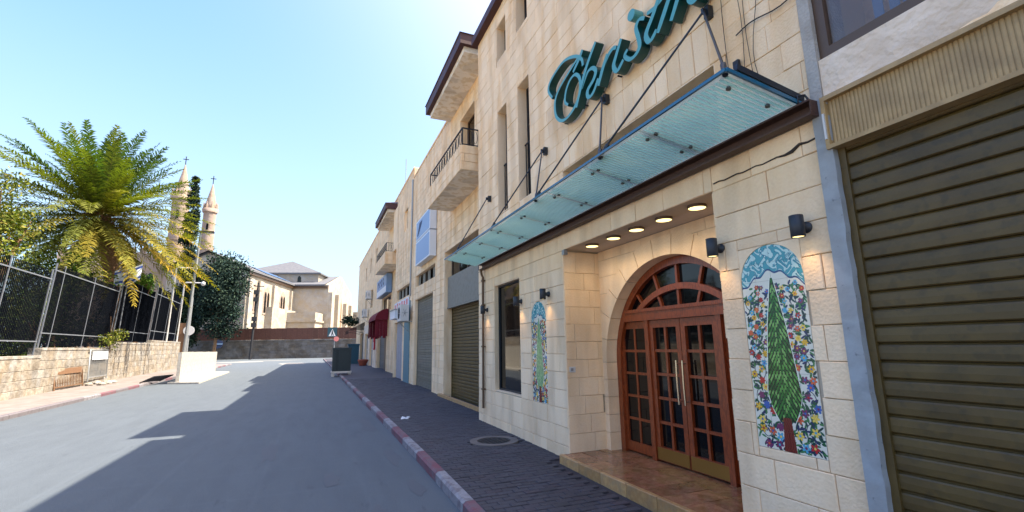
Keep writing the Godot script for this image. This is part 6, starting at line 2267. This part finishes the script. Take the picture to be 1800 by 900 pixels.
func plants() -> void:
	palm()
	var green := [Color(0.07, 0.12, 0.025), Color(0.05, 0.09, 0.02), Color(0.1, 0.14, 0.03), Color(0.13, 0.15, 0.03)]
	var yellow := [Color(0.17, 0.19, 0.03), Color(0.12, 0.15, 0.03), Color(0.2, 0.18, 0.04), Color(0.09, 0.12, 0.03)]
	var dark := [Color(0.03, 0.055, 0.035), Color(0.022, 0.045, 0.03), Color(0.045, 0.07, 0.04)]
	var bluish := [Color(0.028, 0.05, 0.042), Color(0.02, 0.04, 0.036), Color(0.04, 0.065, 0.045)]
	# yellow green tree at the left edge, close behind the fence
	tree("leafy_tree", "yellow green leafy tree at the left edge behind the fence", Vector3(-13.0, 1.3, -27.0), 3.4, clump_cloud(Vector3(-13.1, 7.3, -27.0), Vector3(1.1, 2.6, 1.8), 40, 0.45, 0.85, 201), 110, 0.17, yellow, 202, "leaf")
	tree("leafy_tree", "low dark green tree growing under the palm fronds", Vector3(-12.6, 1.3, -32.0), 2.4, clump_cloud(Vector3(-12.6, 5.2, -31.5), Vector3(1.9, 1.6, 3.0), 34, 0.5, 0.9, 211), 110, 0.18, green, 212, "leaf")
	for q in [[Vector3(-11.9, 1.3, -28.5), 1.7, 221, "shrub pressed against the fence netting below the palm"], [Vector3(-12.0, 1.3, -22.5), 1.9, 223, "dark shrub behind the nearest fence bars"]]:
		var p: Vector3 = q[0]
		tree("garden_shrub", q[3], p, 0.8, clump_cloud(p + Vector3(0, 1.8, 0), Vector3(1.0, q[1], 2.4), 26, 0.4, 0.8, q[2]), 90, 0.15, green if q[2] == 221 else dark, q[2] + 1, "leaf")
	tree("garden_shrub", "bright green shrub rising above the third stretch of fence", Vector3(-11.4, 1.3, -39.5), 3.4, clump_cloud(Vector3(-11.1, 6.2, -39.5), Vector3(0.7, 0.6, 1.4), 14, 0.35, 0.6, 231), 80, 0.15, [Color(0.12, 0.24, 0.03), Color(0.16, 0.3, 0.05), Color(0.09, 0.18, 0.03)], 232, "leaf")
	var vine := thing("climbing_vine", "yellow green vine growing over the wall step at the palm", "vine", Vector3(-10.25, 1.95, -32.6))
	part(vine, "leaves", foliage(clump_cloud(Vector3(-10.2, 2.4, -32.2), Vector3(0.3, 0.6, 1.2), 12, 0.18, 0.34, 241), 50, 0.13, yellow, 242), M.leaf)
	var vs := MB.new()
	vs.tube([Vector3(-10.4, 1.6, -32.6), Vector3(-10.3, 2.4, -32.3), Vector3(-10.35, 3.6, -32.0)], [0.03, 0.02, 0.01], 6)
	part(vine, "stem", vs, M.bark)
	# hedge mass behind the fence that closes the view into the garden
	var hg := thing("garden_hedge", "dark dense hedge filling the garden behind the iron fence", "hedge", Vector3(-15.5, 1.3, -32))
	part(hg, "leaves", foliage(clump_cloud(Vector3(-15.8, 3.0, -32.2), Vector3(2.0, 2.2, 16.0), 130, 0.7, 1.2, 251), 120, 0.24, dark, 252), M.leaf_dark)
	for i in 10:
		var hs := MB.new()
		hs.tube([Vector3(-15.7, 1.2, -20.0 - i * 2.8), Vector3(-15.6 + 0.3 * sin(i * 2.0), 3.4, -20.0 - i * 2.8)], [0.09, 0.05], 6)
		part(hg, "stem", hs, M.bark)
	# far trees
	tree("round_tree", "large round dark tree left of the church", Vector3(-14.8, 0.5, -88), 5.0, clump_cloud(Vector3(-14.5, 10.6, -88), Vector3(3.5, 7.0, 3.2), 120, 1.0, 1.9, 261), 150, 0.42, bluish, 262, "leaf_dark")
	tree("dense_tree", "dark dense tree below the towers, behind the street lamp", Vector3(-19.4, 0.5, -90), 4.0, clump_cloud(Vector3(-19.2, 9.2, -90), Vector3(2.0, 7.6, 2.4), 80, 1.0, 1.8, 271), 150, 0.42, dark, 272, "leaf_dark")
	var cyp := []
	var rg := RandomNumberGenerator.new()
	rg.seed = 281
	for i in 90:
		var t := pow(rg.randf(), 0.8)
		var w := 1.9 * pow(1.0 - t, 0.6) + 0.15
		var a := rg.randf() * TAU
		cyp.append([Vector3(-22.9 + cos(a) * w * 0.6, 3.0 + t * 31.0, -102 + sin(a) * w * 0.6), w * 0.42 + 0.25])
	tree("cypress_tree", "slim dark cypress rising between the two church towers", Vector3(-23.2, 0.5, -102), 3.0, cyp, 110, 0.5, bluish, 282, "leaf_dark")
	# plant on a wall bracket by the dark awning
	var hp := thing("hanging_plant", "dark leafy plant hanging from a wall bracket at the far end of the row", "plant", Vector3(3.9, 4.4, -56.5))
	part(hp, "leaves", foliage(clump_cloud(Vector3(3.5, 4.8, -56.5), Vector3(0.8, 0.5, 0.9), 12, 0.25, 0.45, 291), 60, 0.25, dark, 292), M.leaf_dark)
	var hb := MB.new()
	hb.bar(Vector3(4.5, 4.6, -56.5), Vector3(3.2, 4.6, -56.5), 0.06, 0.06)
	part(hp, "bracket", hb, M.iron)

func tree(called: String, label: String, base: Vector3, trunk_h: float, clumps: Array, per: int, leaf: float, cols: Array, sd: int, m: String) -> void:
	var t := thing(called, label, called.split("_")[1], base)
	var top := Vector3.ZERO
	for q in clumps:
		top += q[0]
	top /= clumps.size()
	var tk := MB.new()
	var r := clampf(trunk_h * 0.06, 0.06, 0.4)
	tk.tube([base - Vector3(0, 0.2, 0), base.lerp(top, 0.4) + Vector3(0.1, 0, 0.05), top], [r, r * 0.75, r * 0.3], 9)
	for i in mini(clumps.size(), 14):
		var e: Vector3 = clumps[i * clumps.size() / mini(clumps.size(), 14)][0]
		var s := base.lerp(top, 0.35 + 0.5 * (i % 5) / 5.0)
		tk.tube([s, s.lerp(e, 0.5) + Vector3(0, 0.2, 0), e], [r * 0.4, r * 0.28, r * 0.1], 6)
	part(t, "trunk", tk, M.bark)
	part(t, "crown", foliage(clumps, per, leaf, cols, sd), M[m])

func palm() -> void:
	var base := Vector3(-11.4, 1.3, -36)
	var C := Vector3(-13.0, 9.9, -36)
	var p := thing("date_palm", "big date palm with arching green and yellowed fronds behind the left fence", "palm", base)
	var rg := RandomNumberGenerator.new()
	rg.seed = 301
	var tk := MB.new()
	var path := []
	var rad := []
	for i in 34:
		var t := i / 33.0
		path.append(base.lerp(C, t) + Vector3(0.35 * sin(t * PI) * 0.6 + 0.25 * sin(t * 2.2), 0, 0))
		rad.append(lerpf(0.34, 0.46, t * t) * (1.0 + (0.09 if i % 2 else -0.05)))
	tk.tube(path, rad, 12)
	part(p, "trunk", tk, M.bark)
	# stubs of cut fronds under the crown
	var st := MB.new()
	for i in 70:
		var a := i * 2.4
		var y := -1.7 + 1.9 * (i / 70.0)
		var d := Vector3(cos(a), 0.55, sin(a)).normalized()
		var s := C + Vector3(0, y, 0) + Vector3(cos(a), 0, sin(a)) * 0.4
		st.bar(s, s + d * rg.randf_range(0.35, 0.7), 0.16, 0.08)
	tag(part(p, "leaf_stubs", st, M.rust), "", "", "", "stuff")
	# hanging fruit stalks
	for i in 9:
		var a := i * 0.75 + 0.3
		var s := C + Vector3(cos(a) * 0.4, 0.4, sin(a) * 0.4)
		var sm := Leaves.new()
		for j in 26:
			var d := Vector3(cos(a) + rg.randfn() * 0.3, rg.randf_range(-0.2, 0.9), sin(a) + rg.randfn() * 0.3).normalized()
			sm.strip(s, d, Vector3.UP, rg.randf_range(0.8, 1.5), 0.03, Color(0.42, 0.2, 0.03), 0.5)
		part(p, "fruit_stalk", sm.done(), M.frond)
	var n := 190
	for i in n:
		var t := float(i) / n
		# from upright young fronds to hanging old ones
		var el := lerpf(1.42, -0.6, pow(t, 0.95)) + rg.randf_range(-0.1, 0.1)
		var az := i * 2.39996 + rg.randf_range(-0.2, 0.2)
		var L := rg.randf_range(5.9, 7.3) * (0.86 if t < 0.12 else 1.0) * (0.8 if t > 0.8 else 1.0)
		var d := Vector3(cos(az) * cos(el), sin(el), sin(az) * cos(el))
		var green := Color(0.13, 0.165, 0.035)
		if t < 0.3: green = Color(0.085, 0.14, 0.045)
		var old := smoothstep(0.3, 0.85, t) * clampf(0.4 + 0.75 * cos(az), 0.08, 1.0)
		var yel := Color(0.36, 0.23, 0.03)
		var col := green.lerp(yel, clampf(old * rg.randf_range(0.1, 1.0), 0, 0.85))
		if rg.randf() < 0.12: col = col.lerp(Color(0.2, 0.22, 0.04), 0.7)
		frond(p, C + d * 0.35, d, L, lerpf(0.16, 0.4, t) + rg.randf_range(-0.04, 0.06), col, rg)

func frond(par: Node, s: Vector3, d: Vector3, L: float, sag: float, col: Color, rg: RandomNumberGenerator) -> void:
	var Lv := Leaves.new()
	var pts := []
	var k := 22
	var flat := Vector3(d.x, 0, d.z)
	var sway := Vector3(rg.randfn(), rg.randfn() * 0.5, rg.randfn()) * 0.45
	for i in k + 1:
		var t := float(i) / k
		pts.append(s + d * (L * t) + Vector3(0, -sag * L * t * t, 0) + sway * t * t)
	for i in k:
		var t := (i + 0.5) / k
		var a: Vector3 = pts[i]
		var b: Vector3 = pts[i + 1]
		var dir := (b - a).normalized()
		var side := dir.cross(Vector3.UP)
		if side.length() < 0.1: side = dir.cross(Vector3.RIGHT)
		side = side.normalized()
		var up := side.cross(dir).normalized()
		# the midrib
		Lv.strip(a, dir, up, a.distance_to(b) * 1.6, lerpf(0.07, 0.02, t), Color(0.2, 0.19, 0.08).lerp(col, t), 0.0)
		if t < 0.1: continue
		for h in 3:
			for sg in [-1.0, 1.0]:
				var q := a.lerp(b, (h + rg.randf()) / 3.0)
				var ld: Vector3 = (side * sg + dir * rg.randf_range(0.5, 1.15) + up * rg.randf_range(-0.15, 0.55)).normalized()
				var ll := 0.62 * pow(sin(PI * clampf(t * 0.92 + 0.08, 0, 1)), 0.6) * rg.randf_range(0.6, 1.15) + 0.08
				var v := rg.randf_range(0.75, 1.25)
				Lv.strip(q, ld, up, ll, 0.07, Color(col.r * v, col.g * v, col.b * v), 0.22)
	part(par, "frond", Lv.done(), M.frond)
